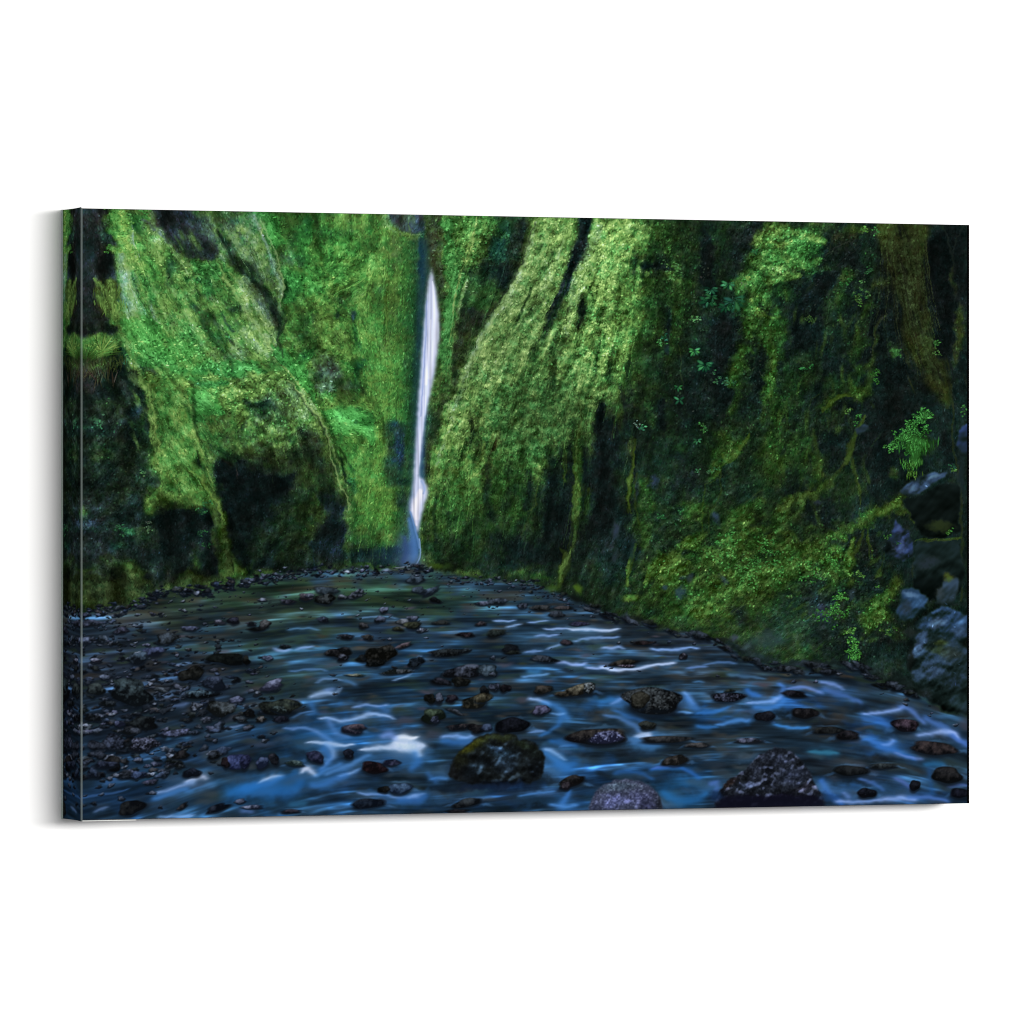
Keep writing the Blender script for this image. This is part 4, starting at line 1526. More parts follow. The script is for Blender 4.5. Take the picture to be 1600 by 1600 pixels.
def paint_fine(img):
    """second pass over the forms, in the working coordinates of three enlarged views"""
    # ---------------- left and middle
    org(120, 320, .4375)
    poly(img, '38582c', '640 20 860 20 870 300 850 430 990 450 1020 640 860 720 780 640 700 540 712 470 722 400 738 330 730 280 700 200 668 110', 3, 2, 1, .55)
    blobs(img, '''
3d8c38 .85 690 90 40 60 60
2f7c3c .8 650 30 30 20
46664a .85 770 190 50 40
2a743c .85 805 110 22 80
34482a .8 850 120 16 90
2c9444 .9 790 280 50 34
2a8840 .85 760 330 30 24
5c9c3c .8 860 300 44 60
6a9a3c .75 960 260 80 70
5c8a38 .8 900 170 60 40
46703a .8 920 100 50 30
6c9050 .7 1010 60 60 26
587c3c .7 1050 120 40 40
40603a .8 950 340 40 20
62704c .7 1000 330 40 26
1c2a28 .9 985 400 16 30 70
4c5868 .7 985 405 8 12
223228 .9 930 388 12 22 60
70984a .85 900 480 60 50 60
7c9c54 .6 940 500 30 60 60
4c7a34 .8 960 580 40 36
1f4428 .9 1000 470 12 50 75
1c3c26 .85 1005 600 14 50
2a6a40 .7 1010 560 20 20
34502c .8 800 480 40 50
4c7038 .7 790 420 40 40
687064 .8 900 590 50 44
747a6c .6 880 650 40 20
5a6c4c .7 950 650 40 30
3c9a3c .9 740 530 44 26 30
36963a .9 780 590 50 28 40
44a034 .85 820 640 40 22 40
2a6c34 .8 820 540 26 24
5c8838 .8 1080 500 60 110
58843a .7 1120 600 60 80
4c6c34 .6 1060 420 30 30
6c5c50 .5 1100 490 26 30
6a6a4c .8 1132 190 16 120
60603c .6 1135 330 14 90
74701c .5 1108 330 10 160
547c1c .8 1185 220 24 120
3c6420 .8 1200 380 18 120
1c3c3c .9 1235 200 12 130
34502c .6 1150 700 30 60
2c8c38 .9 930 750 60 26 15
38a038 .8 900 740 30 14
248438 .9 1010 760 40 30
2f9438 .85 1020 800 50 24 30
1f4430 .8 1000 780 14 12
2c7a38 .7 1060 840 20 18
5c9040 .8 960 860 60 40
649a44 .7 1020 930 50 60
6c8a24 .8 1095 870 18 90
2c3a58 .95 1140 860 22 60
38446a .7 1150 900 18 50
40502c .7 1130 980 24 30
264428 .8 1185 760 16 130
25502c .8 1195 640 14 90
24402f .8 1170 990 30 12
30423c .8 1150 1050 30 50
5c7c24 .8 1060 1050 60 60
64801c .7 1110 1110 40 50
4c7028 .8 1010 1100 36 60
3c5c28 .8 1040 1190 60 30
3f6434 .7 1110 1200 50 26
182430 .9 1120 1225 50 16
1c2c30 .85 1040 1250 60 20
283c40 .8 1080 1275 90 12
2c4a70 .6 1190 1230 26 50
''', 3)
    strokes(img, '''
263428 .85 | 500 90 6 545 170 10 600 240 14 660 290 12 700 340 12 722 400 9 716 470 8 712 510 5
20281f .7 | 560 180 6 620 250 9 670 320 8
6c8c60 .7 | 520 60 14 580 150 16 640 220 14 690 280 8
84a478 .8 | 632 35 7 664 110 9 698 200 9 726 280 7 736 330 4
9ab48a .6 | 640 60 3 672 130 4 704 210 4 730 290 3
7c8468 .75 | 600 270 18 640 330 20 680 390 18 700 430 12
5a604c .6 | 610 300 10 650 370 12 690 420 8
8cae6c .8 | 545 240 8 600 310 14 655 385 18 700 460 18 708 500 8
90b064 .6 | 520 230 6 560 290 8 620 370 8
3d8c30 .8 | 420 210 10 470 225 18 530 235 12
1c5a34 .85 | 385 262 8 430 268 12 480 275 8
347c30 .8 | 400 240 8 450 245 10 500 260 8
54943a .7 | 540 250 12 570 310 16 590 350 10
34443a .75 | 480 390 6 500 430 12 540 470 10 560 500 6
2c3c34 .8 | 500 360 4 530 420 7 555 450 6
445a4c .6 | 420 300 8 470 330 10 520 340 8
3c5440 .7 | 430 420 8 470 470 12 520 520 8
6c8a5c .7 | 560 400 10 600 470 16 640 520 12
8a9c74 .6 | 590 430 8 640 500 12 690 540 8
76905c .6 | 450 480 14 500 530 14
5c7a4c .7 | 330 260 10 360 340 18 400 420 20 440 500 14
86aa5c .7 | 250 250 10 290 330 14 330 400 12 380 450 8
8cb464 .6 | 190 90 12 240 120 16 310 140 12 380 200 8 420 225 6
8eb080 .75 | 150 180 10 165 260 16 175 340 18 190 400 12
70985c .7 | 200 240 10 220 330 14 240 400 12
3c6440 .6 | 196 250 4 215 320 5 250 400 5 290 450 4
a8c894 .6 | 200 60 2.5 204 160 2.5 212 220 2
b0c8a0 .6 | 262 365 2 280 410 3 308 448 2.4
706858 .8 | 236 48 6 290 95 8 335 135 8 372 172 6
343a40 .85 | 300 45 22 350 90 28 400 140 26 450 170 22
4c5a4e .6 | 400 60 16 450 90 20 490 130 14
2c3034 .7 | 430 165 24 480 170 16 500 150 10
66ac30 .85 | 210 200 10 240 196 14 280 215 12 300 240 8
5c9c2c .8 | 222 230 8 260 235 12 296 262 8
28302f .9 | 40 30 26 44 200 26 40 400 28
1a1e20 .85 | 88 180 14 92 240 22 96 300 12
424a3c .6 | 74 30 5 80 120 5 84 180 4
8ca044 .85 | 62 264 5 95 300 10 130 350 12 148 400 8
4c6028 .8 | 66 300 6 90 350 16 120 400 14
22281f .85 | 40 430 20 90 440 22 130 440 12
3c7428 .8 | 20 500 12 60 490 14 110 505 10
5c8c2c .7 | 40 480 6 70 475 8 110 480 4
202c20 .8 | 60 560 10 110 540 14 150 520 12
3c3a34 .8 | 30 600 20 50 660 26
14201c .8 | 140 560 16 170 600 20 190 640 16
1c2a1f .85 | 90 620 22 150 680 26 200 720 22
58982c .85 | 160 430 10 220 430 18 290 450 18
4c9424 .85 | 200 480 18 270 500 24 340 520 20 400 540 10
62a430 .7 | 160 420 8 240 410 10 320 460 10 390 500 8
3c7a30 .8 | 230 560 20 310 580 22 380 590 14
244c38 .7 | 145 500 8 170 540 14 200 580 10
6c8c48 .7 | 170 500 4 200 560 6 236 620 6
2c8a44 .85 | 390 590 10 450 590 18 530 600 14
44a04c .75 | 540 590 8 600 580 14 680 600 12
22683a .8 | 420 640 10 480 640 14 540 640 8
389a34 .85 | 400 700 14 450 710 18 510 740 14
2c7a30 .7 | 410 750 8 460 770 10
6a9c34 .7 | 420 560 10 380 620 14 350 640 10
82a050 .8 | 185 560 5 225 620 7 246 680 7 258 760 6 264 830 6 285 900 5
628a2c .7 | 300 640 18 350 700 22 380 780 20
3c5a24 .7 | 275 700 5 290 780 8 300 850 7
6c9430 .8 | 320 740 10 360 780 14 410 830 12
88a448 .6 | 380 660 4 410 740 5 432 830 6 458 920 5
6ea42c .85 | 305 880 12 350 900 24 400 940 24 440 980 18
7cac38 .6 | 300 860 6 350 880 10 410 930 10
14181a .85 | 430 880 4 440 920 9 448 950 6
708c34 .8 | 440 960 12 470 1010 12 500 1060 9 512 1100 6
50682a .75 | 250 1020 14 320 1040 20 400 1050 18 460 1060 10
2c3a1c .7 | 260 1060 8 340 1080 10 440 1080 8
10151a .9 | 310 1110 30 340 1200 44 380 1290 40
12181a .85 | 420 1110 28 440 1200 34 460 1290 30
46642a .6 | 448 1040 4 470 1080 6 490 1140 4
587814 .9 | 518 1105 3 528 1150 8 536 1210 11 542 1270 13 548 1330 14
729424 .6 | 524 1130 2 534 1200 4 540 1280 5
4c6c14 .8 | 560 1270 5 580 1310 8 600 1330 4
1a241c .6 | 556 1250 3 560 1310 4
4f7040 .7 | 600 700 30 680 760 40 760 820 40
7c9c48 .75 | 560 640 20 590 700 22 580 780 20
8ca858 .6 | 620 620 14 680 610 14 720 600 10
202a22 .8 | 600 700 10 640 720 14 680 700 12
26322a .7 | 610 760 8 590 800 8
7c9c5c .7 | 660 780 10 700 800 16 750 840 14
84a068 .6 | 740 640 16 790 700 16 820 760 12
5a7044 .7 | 760 780 14 800 840 14
3c3c28 .8 | 600 900 10 660 910 16 730 910 12
2a3026 .85 | 800 800 12 840 860 20 870 930 18 890 1000 14
453a2c .6 | 800 860 6 820 920 8 850 960 6
8aa85c .9 | 700 540 4 780 620 5.5 836 700 6 876 790 6 915 870 5 946 950 4.5 968 1010 3
a4bc7c .5 | 780 620 2 840 706 2.5 880 796 2.5 920 880 2
10151b .95 | 500 940 16 560 950 26 600 1000 40 660 1010 40 720 1000 34 780 960 12
10151b .95 | 500 980 14 540 1060 34 570 1130 40 590 1200 34 600 1280 20
3c6434 .7 | 480 860 8 520 900 10 560 920 8
241f1c .8 | 520 915 5 550 930 8
52402c .6 | 568 940 2 572 975 2
1c262a .85 | 620 1070 20 660 1120 30 700 1190 30 690 1260 24
2e4028 .8 | 700 1080 14 760 1070 20 830 1040 16
39501f .8 | 720 1130 10 780 1090 16 830 1060 14
34481f .75 | 700 1200 14 760 1150 22 820 1110 20
5a6820 .8 | 850 1040 7 862 1080 11 850 1130 9
2a3a20 .8 | 760 1230 24 820 1190 26
3c5420 .7 | 790 1180 10 820 1160 16 840 1190 12
171f26 .9 | 900 1010 18 930 1080 30 930 1170 34 900 1250 36
1f2840 .7 | 950 1080 8 955 1160 12 940 1240 10
3c4c2c .6 | 890 990 8 910 1050 8 900 1120 8
1a2228 .85 | 640 1280 24 740 1290 26 840 1290 22
3a4a70 .5 | 842 1200 2 846 1260 3 840 1300 3
182020 .7 | 940 900 3 955 950 5 972 1000 6
2a3c2c .6 | 930 860 3 960 900 5 990 960 5
''', .9, 1.2)
    # ---------------- main ridge
    org(660, 330, .375)
    blobs(img, '''
38482c .8 70 300 24 90
5c5c4c .6 80 260 14 60
3c8c30 .8 110 420 20 90
56963a .8 110 620 24 80
2c3a24 .85 140 620 20 90
333828 .8 170 480 40 60
4a4f3a .6 210 470 30 30
30462a .8 150 760 16 60
34502c .8 60 760 30 60
2a3a28 .9 40 880 30 70
262c26 .9 20 1030 16 80
3c6a2c .7 250 380 40 50
''', 3)
    poly(img, '78a04a', '470 30 650 30 640 90 600 190 560 280 520 370 490 450 450 540 400 640 330 760 260 860 190 960 130 1040 60 1200 20 1230 50 1060 90 950 150 760 200 620 250 520 330 390 400 260 450 120', 5, 2, 1, .45)
    strokes(img, '''
a0be78 .7 | 476 50 8 450 140 14 400 260 16 340 380 16 270 490 16 215 600 14 170 720 12 130 850 10 90 960 10 60 1060 8
b0c888 .4 | 440 180 6 390 290 7 330 400 8 260 510 8
8cb05c .6 | 560 50 14 530 160 18 490 260 18 440 370 16 390 460 14 340 560 16 290 660 14
7ca048 .6 | 620 60 12 590 150 14 560 230 12 530 310 12 500 400 12 450 500 12
a0c070 .5 | 590 100 5 560 200 7 530 290 7 495 380 7
a0c074 .6 | 740 60 20 700 160 26 660 240 22 630 320 18 610 420 16 600 520 12
90b858 .55 | 860 70 26 840 180 30 800 290 30 780 400 26 770 500 20
7ca844 .5 | 940 70 14 920 180 18 900 300 16
6c9a40 .5 | 660 560 18 620 660 22 590 760 22 570 840 14
84ac4c .6 | 600 600 16 570 700 18 560 800 14
80a84c .5 | 660 640 14 650 740 18 640 840 14
78a040 .5 | 790 500 12 770 600 14 730 700 16 700 780 12
1a2026 .9 | 700 35 18 670 110 20 630 190 16 590 280 13 550 370 9 520 430 6
283a24 .85 | 460 310 6 435 370 9 410 440 8 390 480 5
20281f .85 | 665 370 10 660 430 13 650 490 8
24381f .75 | 600 290 6 570 380 8 530 470 8 500 530 7
203020 .8 | 560 510 8 540 580 12 560 660 12 540 720 10
1c2a20 .85 | 480 540 5 460 580 10 450 610 8
3c5a2c .6 | 440 620 8 400 720 10 360 800 10
2a3c22 .7 | 520 740 10 500 800 14 480 860 12
24361f .75 | 740 540 6 735 610 10 720 670 8
3a5426 .6 | 730 380 6 725 450 8
1c2820 .85 | 195 870 10 205 930 14 200 980 8
2c3c20 .8 | 225 920 12 235 990 18 220 1040 10
50601f .8 | 250 960 6 245 1030 9 225 1070 7
6c8838 .7 | 285 920 8 268 990 8 240 1060 8 200 1120 8
2a2c20 .85 | 300 960 10 280 1030 12 250 1090 14
46341f .6 | 300 950 6 290 1000 8
5c8a38 .7 | 340 860 18 350 930 22 360 1000 18
548238 .7 | 420 860 22 440 940 24 420 1010 18
4a7434 .7 | 330 1110 12 340 1150 14
6aa03c .7 | 320 1120 7 345 1140 8
6a8a3c .7 | 470 940 14 520 930 18 550 960 8
3a5a2c .7 | 390 1050 14 380 1110 16
181f20 .85 | 280 1120 16 270 1200 22 290 1280 26
1c2424 .85 | 360 1160 20 340 1240 26
14181e .9 | 440 1080 16 450 1160 20 430 1240 20
2a4424 .75 | 390 1200 14 400 1260 12 370 1320 10
0f1419 .95 | 520 990 22 540 1070 34 540 1160 34 530 1260 30 520 1360 30
0f1318 .95 | 740 800 26 740 900 34 750 1000 36 760 1120 40 760 1240 44
1c241f .8 | 820 720 14 840 800 16
12181b .9 | 300 1360 40 400 1400 44 500 1440 40
2a3c1f .7 | 90 1160 10 84 1240 10 80 1330 8
4c6a24 .7 | 130 1080 10 120 1160 10 110 1240 8
1c281f .8 | 60 1180 8 50 1280 14 60 1380 14
30451f .6 | 160 1140 10 150 1240 12 160 1340 10
223020 .7 | 110 1260 8 120 1360 10 130 1440 10
44601f .8 | 650 900 14 650 1000 18 640 1100 14
5c7c24 .7 | 650 1140 6 655 1210 12 645 1280 8
3c5220 .7 | 600 980 4 590 1060 5 600 1130 5
30441f .8 | 690 1160 10 680 1260 12
5a7c14 .9 | 625 1410 6 605 1450 11 580 1490 12 570 1540 9
7ca01c .7 | 620 1420 4 598 1455 6 574 1490 5
3a5c1c .8 | 50 1480 14 90 1490 12
2c4420 .7 | 460 1520 16 520 1530 10
243a1c .8 | 640 1560 12 660 1590 10
2a4424 .8 | 930 780 20 950 850 20 960 900 12
20301f .8 | 860 640 20 850 740 18
304a24 .7 | 880 560 24 900 640 20
0f1318 .85 | 1000 800 20 1000 900 24
1c2424 .9 | 880 1080 10 900 1160 14 870 1220 10
44542a .7 | 880 950 10 870 1000 12 880 1060 8
54661f .8 | 880 1100 7 868 1160 8 860 1210 6
323f4c .6 | 960 1110 8 955 1150 9
2c4426 .7 | 920 1200 20 930 1280 20
4f6a1f .8 | 880 1390 8 860 1470 9 850 1560 10
2c4c1f .8 | 990 1430 24 950 1500 18 925 1560 14
5c841f .7 | 1005 1430 8 970 1460 10 940 1500 8 920 1550 6
16201c .85 | 800 1340 30 800 1440 36 780 1540 36
2c3840 .6 | 800 1340 8 780 1400 10
''', .9, 1.2)
    # ---------------- right wall and bank
    org(820, 330, .4375)
    blobs(img, '''
10151a .85 720 480 60 120
12171c .85 1050 260 50 60
0f1419 .85 1020 420 60 90
0e1217 .9 1500 220 40 140
0f1318 .9 1500 470 30 60
10151a .85 1390 900 60 80
0f1419 .85 1270 860 60 100
11161a .85 560 990 60 50
10151a .85 1480 1070 70 40
162020 .8 800 960 60 60
141c1c .8 1300 1000 60 40
1a2420 .6 640 650 50 60
101519 .85 1120 820 50 60
11161a .8 560 880 40 40
141c1c .7 850 1120 40 50
''', 4)
    strokes(img, '''
1a2224 .7 | 520 340 10 515 420 14 510 500 12
2c4422 .7 | 440 260 30 460 360 36 450 460 30
4c6c30 .5 | 540 200 20 520 230 16 600 260 14
141a1c .85 | 430 190 16 480 200 20 530 210 10
16191e .85 | 650 120 14 660 200 16 670 260 12
1f2c1c .6 | 720 120 16 730 200 14
6c9c38 .8 | 880 90 14 940 80 22 1010 90 22 1070 110 14
86b03c .7 | 870 110 8 900 120 14 950 110 14
548c34 .8 | 860 170 16 920 180 24 1000 190 24 1050 170 14
6ca43c .8 | 820 230 12 870 250 18 930 240 20 980 230 12
4c8030 .8 | 830 300 18 870 330 20 900 360 16
6c9c2c .7 | 800 310 8 850 370 10 910 380 8
3c6424 .8 | 790 400 16 800 450 14
2c4c20 .75 | 900 400 20 910 470 22 920 520 18
446c20 .8 | 780 500 14 760 560 20 730 620 16
54802c .6 | 800 490 10 820 510 8
345420 .75 | 760 660 20 740 720 18
50781c .8 | 890 520 8 875 590 12 880 660 12
62882c .5 | 880 530 4 868 600 5
284020 .7 | 940 560 30 960 640 30 950 720 26
141a1c .85 | 850 480 8 840 560 10 830 640 9
2a3c20 .7 | 1000 520 30 1020 600 30
3a5a2c .6 | 1150 220 20 1130 300 20
2a3c28 .7 | 1090 340 24 1080 430 24
32461f .7 | 1190 430 18 1170 500 18 1180 560 14
3c4828 0.60 | 1300 100 22 1340 200 26 1370 300 28 1400 400 28 1440 500 26 1480 590 18
495630 0.40 | 1290 110 5 1330 230 6 1370 360 7 1420 480 7 1480 600 5
2c2f1c .5 | 1400 120 6 1410 250 8 1420 400 8
515c38 0.32 | 1380 200 4 1420 330 5 1450 450 5 1490 580 4
404b2a 0.56 | 1290 370 4 1260 420 8 1246 470 5 1250 540 3
1a2018 .8 | 1230 560 20 1260 540 10
4c6c20 .7 | 1250 560 14 1230 620 16 1190 660 10
3c581c .8 | 1080 720 6 1100 680 10 1140 655 10 1180 650 6
546e20 0.64 | 1075 715 3 1100 680 5 1140 655 5 1175 652 3
12161a .9 | 1110 700 12 1150 690 14 1180 700 10
486020 0.64 | 1215 730 5 1190 780 10 1170 850 12 1150 890 8
3c4c28 .7 | 1150 890 10 1110 950 12 1080 990 8
3c4820 .7 | 1170 890 5 1185 960 6 1200 1050 4
36451f .8 | 1040 780 8 1050 860 12 1060 940 10
101418 .9 | 1075 790 10 1080 860 14 1085 930 8
2c3c44 .5 | 1100 765 8 1150 760 6
34501f .75 | 700 800 30 740 840 24 680 870 16
547420 .75 | 800 800 5 770 850 8 720 900 9 680 950 8
1c2826 .85 | 740 920 20 750 980 26 720 1010 16
2c4420 .7 | 880 820 26 900 880 24 890 940 20
3f5f28 .6 | 860 820 10 890 840 8
2c421f .7 | 960 800 20 970 900 20 990 960 16
54701a .85 | 920 1060 14 970 1030 18 1030 1010 14
6c8c14 .8 | 915 1070 6 960 1040 9 1035 1008 7
405a1c .8 | 900 1120 10 960 1090 12 1010 1050 8
1c2424 .9 | 1020 1050 20 1060 1070 24 1080 1120 16
1c2a1f .8 | 960 1130 30 1030 1150 30
4c6c28 .7 | 820 1140 14 880 1130 16 930 1160 12
3a541f .75 | 860 1190 30 940 1200 34
56742a .6 | 860 1160 8 940 1150 8 980 1180 8
34501f .8 | 740 1080 20 800 1060 24 850 1040 18
548030 .6 | 730 1100 8 790 1120 8 820 1100 8
445c1c .8 | 560 1190 14 600 1170 16 640 1160 12
5c801c .8 | 545 1200 7 590 1180 9 640 1160 7
1a2420 .85 | 660 1180 20 700 1200 26
3c5c28 .7 | 690 1260 20 740 1280 26 800 1260 26
48641f .8 | 430 1330 8 460 1270 12 500 1230 8
30481f .7 | 480 1300 16 520 1260 12
5a781f .8 | 520 1290 6 560 1270 8 590 1250 6
26343c .8 | 560 1310 14 600 1300 12
3c4c24 .7 | 640 1280 24 620 1340 24
4c6c24 .75 | 1060 1180 14 1100 1150 18 1150 1170 14
52701c .8 | 1180 1170 10 1170 1210 12 1160 1260 8
3c5c1c .7 | 1060 1240 24 1100 1270 26
141819 .9 | 1245 1140 10 1250 1200 14 1262 1240 8
44591c 0.64 | 1230 1130 3 1234 1190 4 1244 1250 3
5c7c20 .8 | 1260 1090 8 1300 1070 10 1340 1040 10
3c4c20 .7 | 1330 1080 12 1370 1070 14 1390 1110 8
2a3a20 .7 | 1320 1030 8 1350 1020 8
14181c .9 | 1400 1060 20 1460 1090 30 1530 1080 26
1c241c .8 | 1480 1010 30 1530 990 20
44591c 0.64 | 1400 1185 3 1450 1176 5 1560 1166 4
232c24 .8 | 1440 1210 24 1520 1220 30
2c3818 .7 | 1450 1200 10 1530 1190 10
141a20 .85 | 1430 1290 30 1520 1270 30
''', .9, 1.2)
    org()
    strokes(img, '''
1e3422 .5 | 446 440 4 442 480 5 438 520 5
1e3820 .45 | 500 640 3 518 680 4 532 720 4 545 760 5 554 800 6 556 850 7
5c9440 .35 | 540 660 14 560 720 16 580 780 16
58903c .35 | 470 380 14 480 430 18
''', .9, 1.5)
    strokes(img, '''
1c2c1c .6 | 296 596 3 304 640 5 316 690 5 326 728 4
20341f .5 | 205 520 2 222 548 4 240 566 4 270 590 4
28402a .45 | 300 500 3 330 530 5 350 556 5 372 572 4
22381f .45 | 344 470 3 366 500 5 380 530 4
''', .9, 2)
    # broad planes of tone
    blobs(img, '''
4c7836 .45 580 430 60 90
4a7434 .45 612 560 40 140
446c30 .45 600 720 44 80
3a5c2a .5 590 810 50 40
22382a .7 600 860 54 22
1f4430 .7 651 560 8 200
2a4c2c .5 634 500 12 180
3c5c2c .4 500 760 40 40
4c7a34 .35 270 700 50 90
3f6c2c .45 250 640 24 40
466c2c .45 300 760 40 34
34502c .35 400 690 80 40
20301f .4 180 740 60 120
1f2e22 .4 400 820 60 60
5c8a44 .3 280 450 80 60
3c5c2c .35 440 850 70 40
6c9c54 .3 340 500 60 50
4f8034 .3 850 600 60 90
3c6428 .4 830 700 70 60
2a441f .45 780 790 80 50
3a5422 .3 1200 880 160 60
0f1418 .8 292 845 34 46
12191a .35 1120 600 90 160
0f1519 .35 1300 620 120 120
141c18 .4 420 790 60 40
10161c .5 390 800 34 50
1a2420 .6 450 850 80 36
1c2a1f .5 470 800 60 34
2a3a20 .4 490 770 34 30
12181e .6 530 850 20 50
1c2a2c .6 590 866 50 14
36463a .5 165 640 34 16
2f4034 .5 150 700 26 14
3c4c40 .45 200 655 22 10
34443c .5 160 790 30 12
38483c .4 190 740 30 10
303c40 .5 150 860 30 14
3a4c30 .5 215 830 20 10
2c3c30 .4 225 720 16 20
30402c .5 170 880 40 10
2a3630 .5 270 880 30 14
3c4c3c .35 310 860 16 20
1a2226 .75 522 820 14 60 80
1c2428 .6 505 860 26 30
38501c .5 150 915 50 30
26341c .4 190 940 60 12
2c3c24 .55 430 716 84 18
2c3a26 .5 492 722 20 50 75
202c1f .5 385 724 40 12
1e2e1c .4 235 560 20 10
24401c .35 800 650 90 80
2a481f .3 700 760 50 80
3a7a2c .3 540 400 90 50
3f8430 .25 270 540 80 40
2c4420 .35 1100 800 80 60
34501f .3 1200 700 120 80
''', 8)
    return img
def leaflets(img, s, seed=3):
    """lines: kind colour x y size count - palm, spray or tuft of narrow leaves"""
    r = np.random.RandomState(seed)
    X = []; Y = []; A = []; B = []; T = []; C = []
    for ln in s.strip().split('\n'):
        f = ln.split()
        if not f: continue
        kind, col = f[0], hexc(f[1]); x, y = tr([[float(f[2]), float(f[3])]])[0]
        sz = float(f[4])*SC; n = int(f[5])*(2 if kind not in ('palm',) else 1)
        for k in range(n):
            if kind == 'palm':
                th = math.radians(-20+220*k/max(1, n-1))+r.randn()*.1; L = sz*r.uniform(.8, 1.1)
                X.append(x+math.cos(th)*L*.5); Y.append(y+math.sin(th)*L*.45); A.append(L*.5); B.append(max(1.3, L*.2)); T.append(th)
            elif kind == 'tuft':
                th = math.radians(r.uniform(-175, -5)); L = sz*r.uniform(.6, 1.1)
                X.append(x+math.cos(th)*L*.5); Y.append(y+math.sin(th)*L*.4); A.append(L*.5); B.append(.9); T.append(th)
            elif kind == 'drip':
                th = math.radians(90+r.randn()*14); L = sz*r.uniform(.5, 1.1)
                X.append(x+r.randn()*sz*.4); Y.append(y+r.rand()*L*.7); A.append(L*.4); B.append(.8); T.append(th)
            else:
                if k % 6 == 0: gx, gy = r.randn()*sz*.5, r.randn()*sz*.38
                X.append(x+gx+r.randn()*2.2); Y.append(y+gy+r.randn()*1.8); A.append(r.uniform(1.3, 2.9)); B.append(r.uniform(.8, 1.4)); T.append(r.randn()*.5+(.3 if kind == 'spray' else -.4))
            C.append(col*(.82+.2*r.randn())*(1+.05*r.randn(3)))
    a = lambda v: np.array(v, np.float32)
    splat(img, a(X), a(Y), a(A), a(B), a(T), np.clip(a(C), 0, 255), .8, 1.6)

def density(s):
    """lines: x y rx ry value -> soft map"""
    m = np.zeros((PH, PW), np.float32)
    for ln in s.strip().split('\n'):
        v = [float(t) for t in ln.split()]
        if not v: continue
        x, y = tr([v[:2]])[0]
        q = np.exp(-(((XX-x)/(v[2]*SC))**2+((YY-y)/(v[3]*SC))**2)**1.5)*v[4]
        m = np.maximum(m, q)
    return m

def water_lights(riv, raf):
    lay = riv.copy()
    for ln in WATER_LIGHTS.strip().split('\n'):
        h, p = ln.split('|'); h = h.split()
        v = np.array(nums(p)).reshape(-1, 3)
        wide = v.copy(); wide[:, 2] = wide[:, 2]*2.7+1.5
        c = hexc(h[0]); halo = c*.45+np.array([14, 66, 122], np.float32)*.55
        hx = '%02x%02x%02x' % tuple(int(t) for t in halo)
        stroke(lay, hx, ' '.join('%.1f' % t for t in wide.ravel()), .42*float(h[1]), 1.0, 1.0)
    for ln in WATER_LIGHTS.strip().split('\n'):
        h, p = ln.split('|'); h = h.split()
        v = np.array(nums(p)).reshape(-1, 3); v[:, 2] = v[:, 2]*1.2+.35
        cc = hexc(h[0]); lo_ = np.array([.84, .93, 1.03]) if cc.mean() < 205 else np.ones(3)
        stroke(lay, '%02x%02x%02x' % tuple(int(min(255, t)) for t in cc*lo_), ' '.join('%.1f' % t for t in v.ravel()), .82*float(h[1]), 1.0, .8)
    lay = comb(lay, raf, 3, 1.0); g = lay.mean(2, keepdims=True)
    dd = (np.clip((LY-960)/160, 0, 1)*.06)[..., None]*np.clip(1-(g-120)/80, .2, 1)
    riv[:] = np.clip((g+(lay-g)*(1+dd))*(1-.16*np.clip((LY-960)/160, 0, 1)[..., None]*np.clip(1-(g-130)/50, 0, 1)), 3, 250)

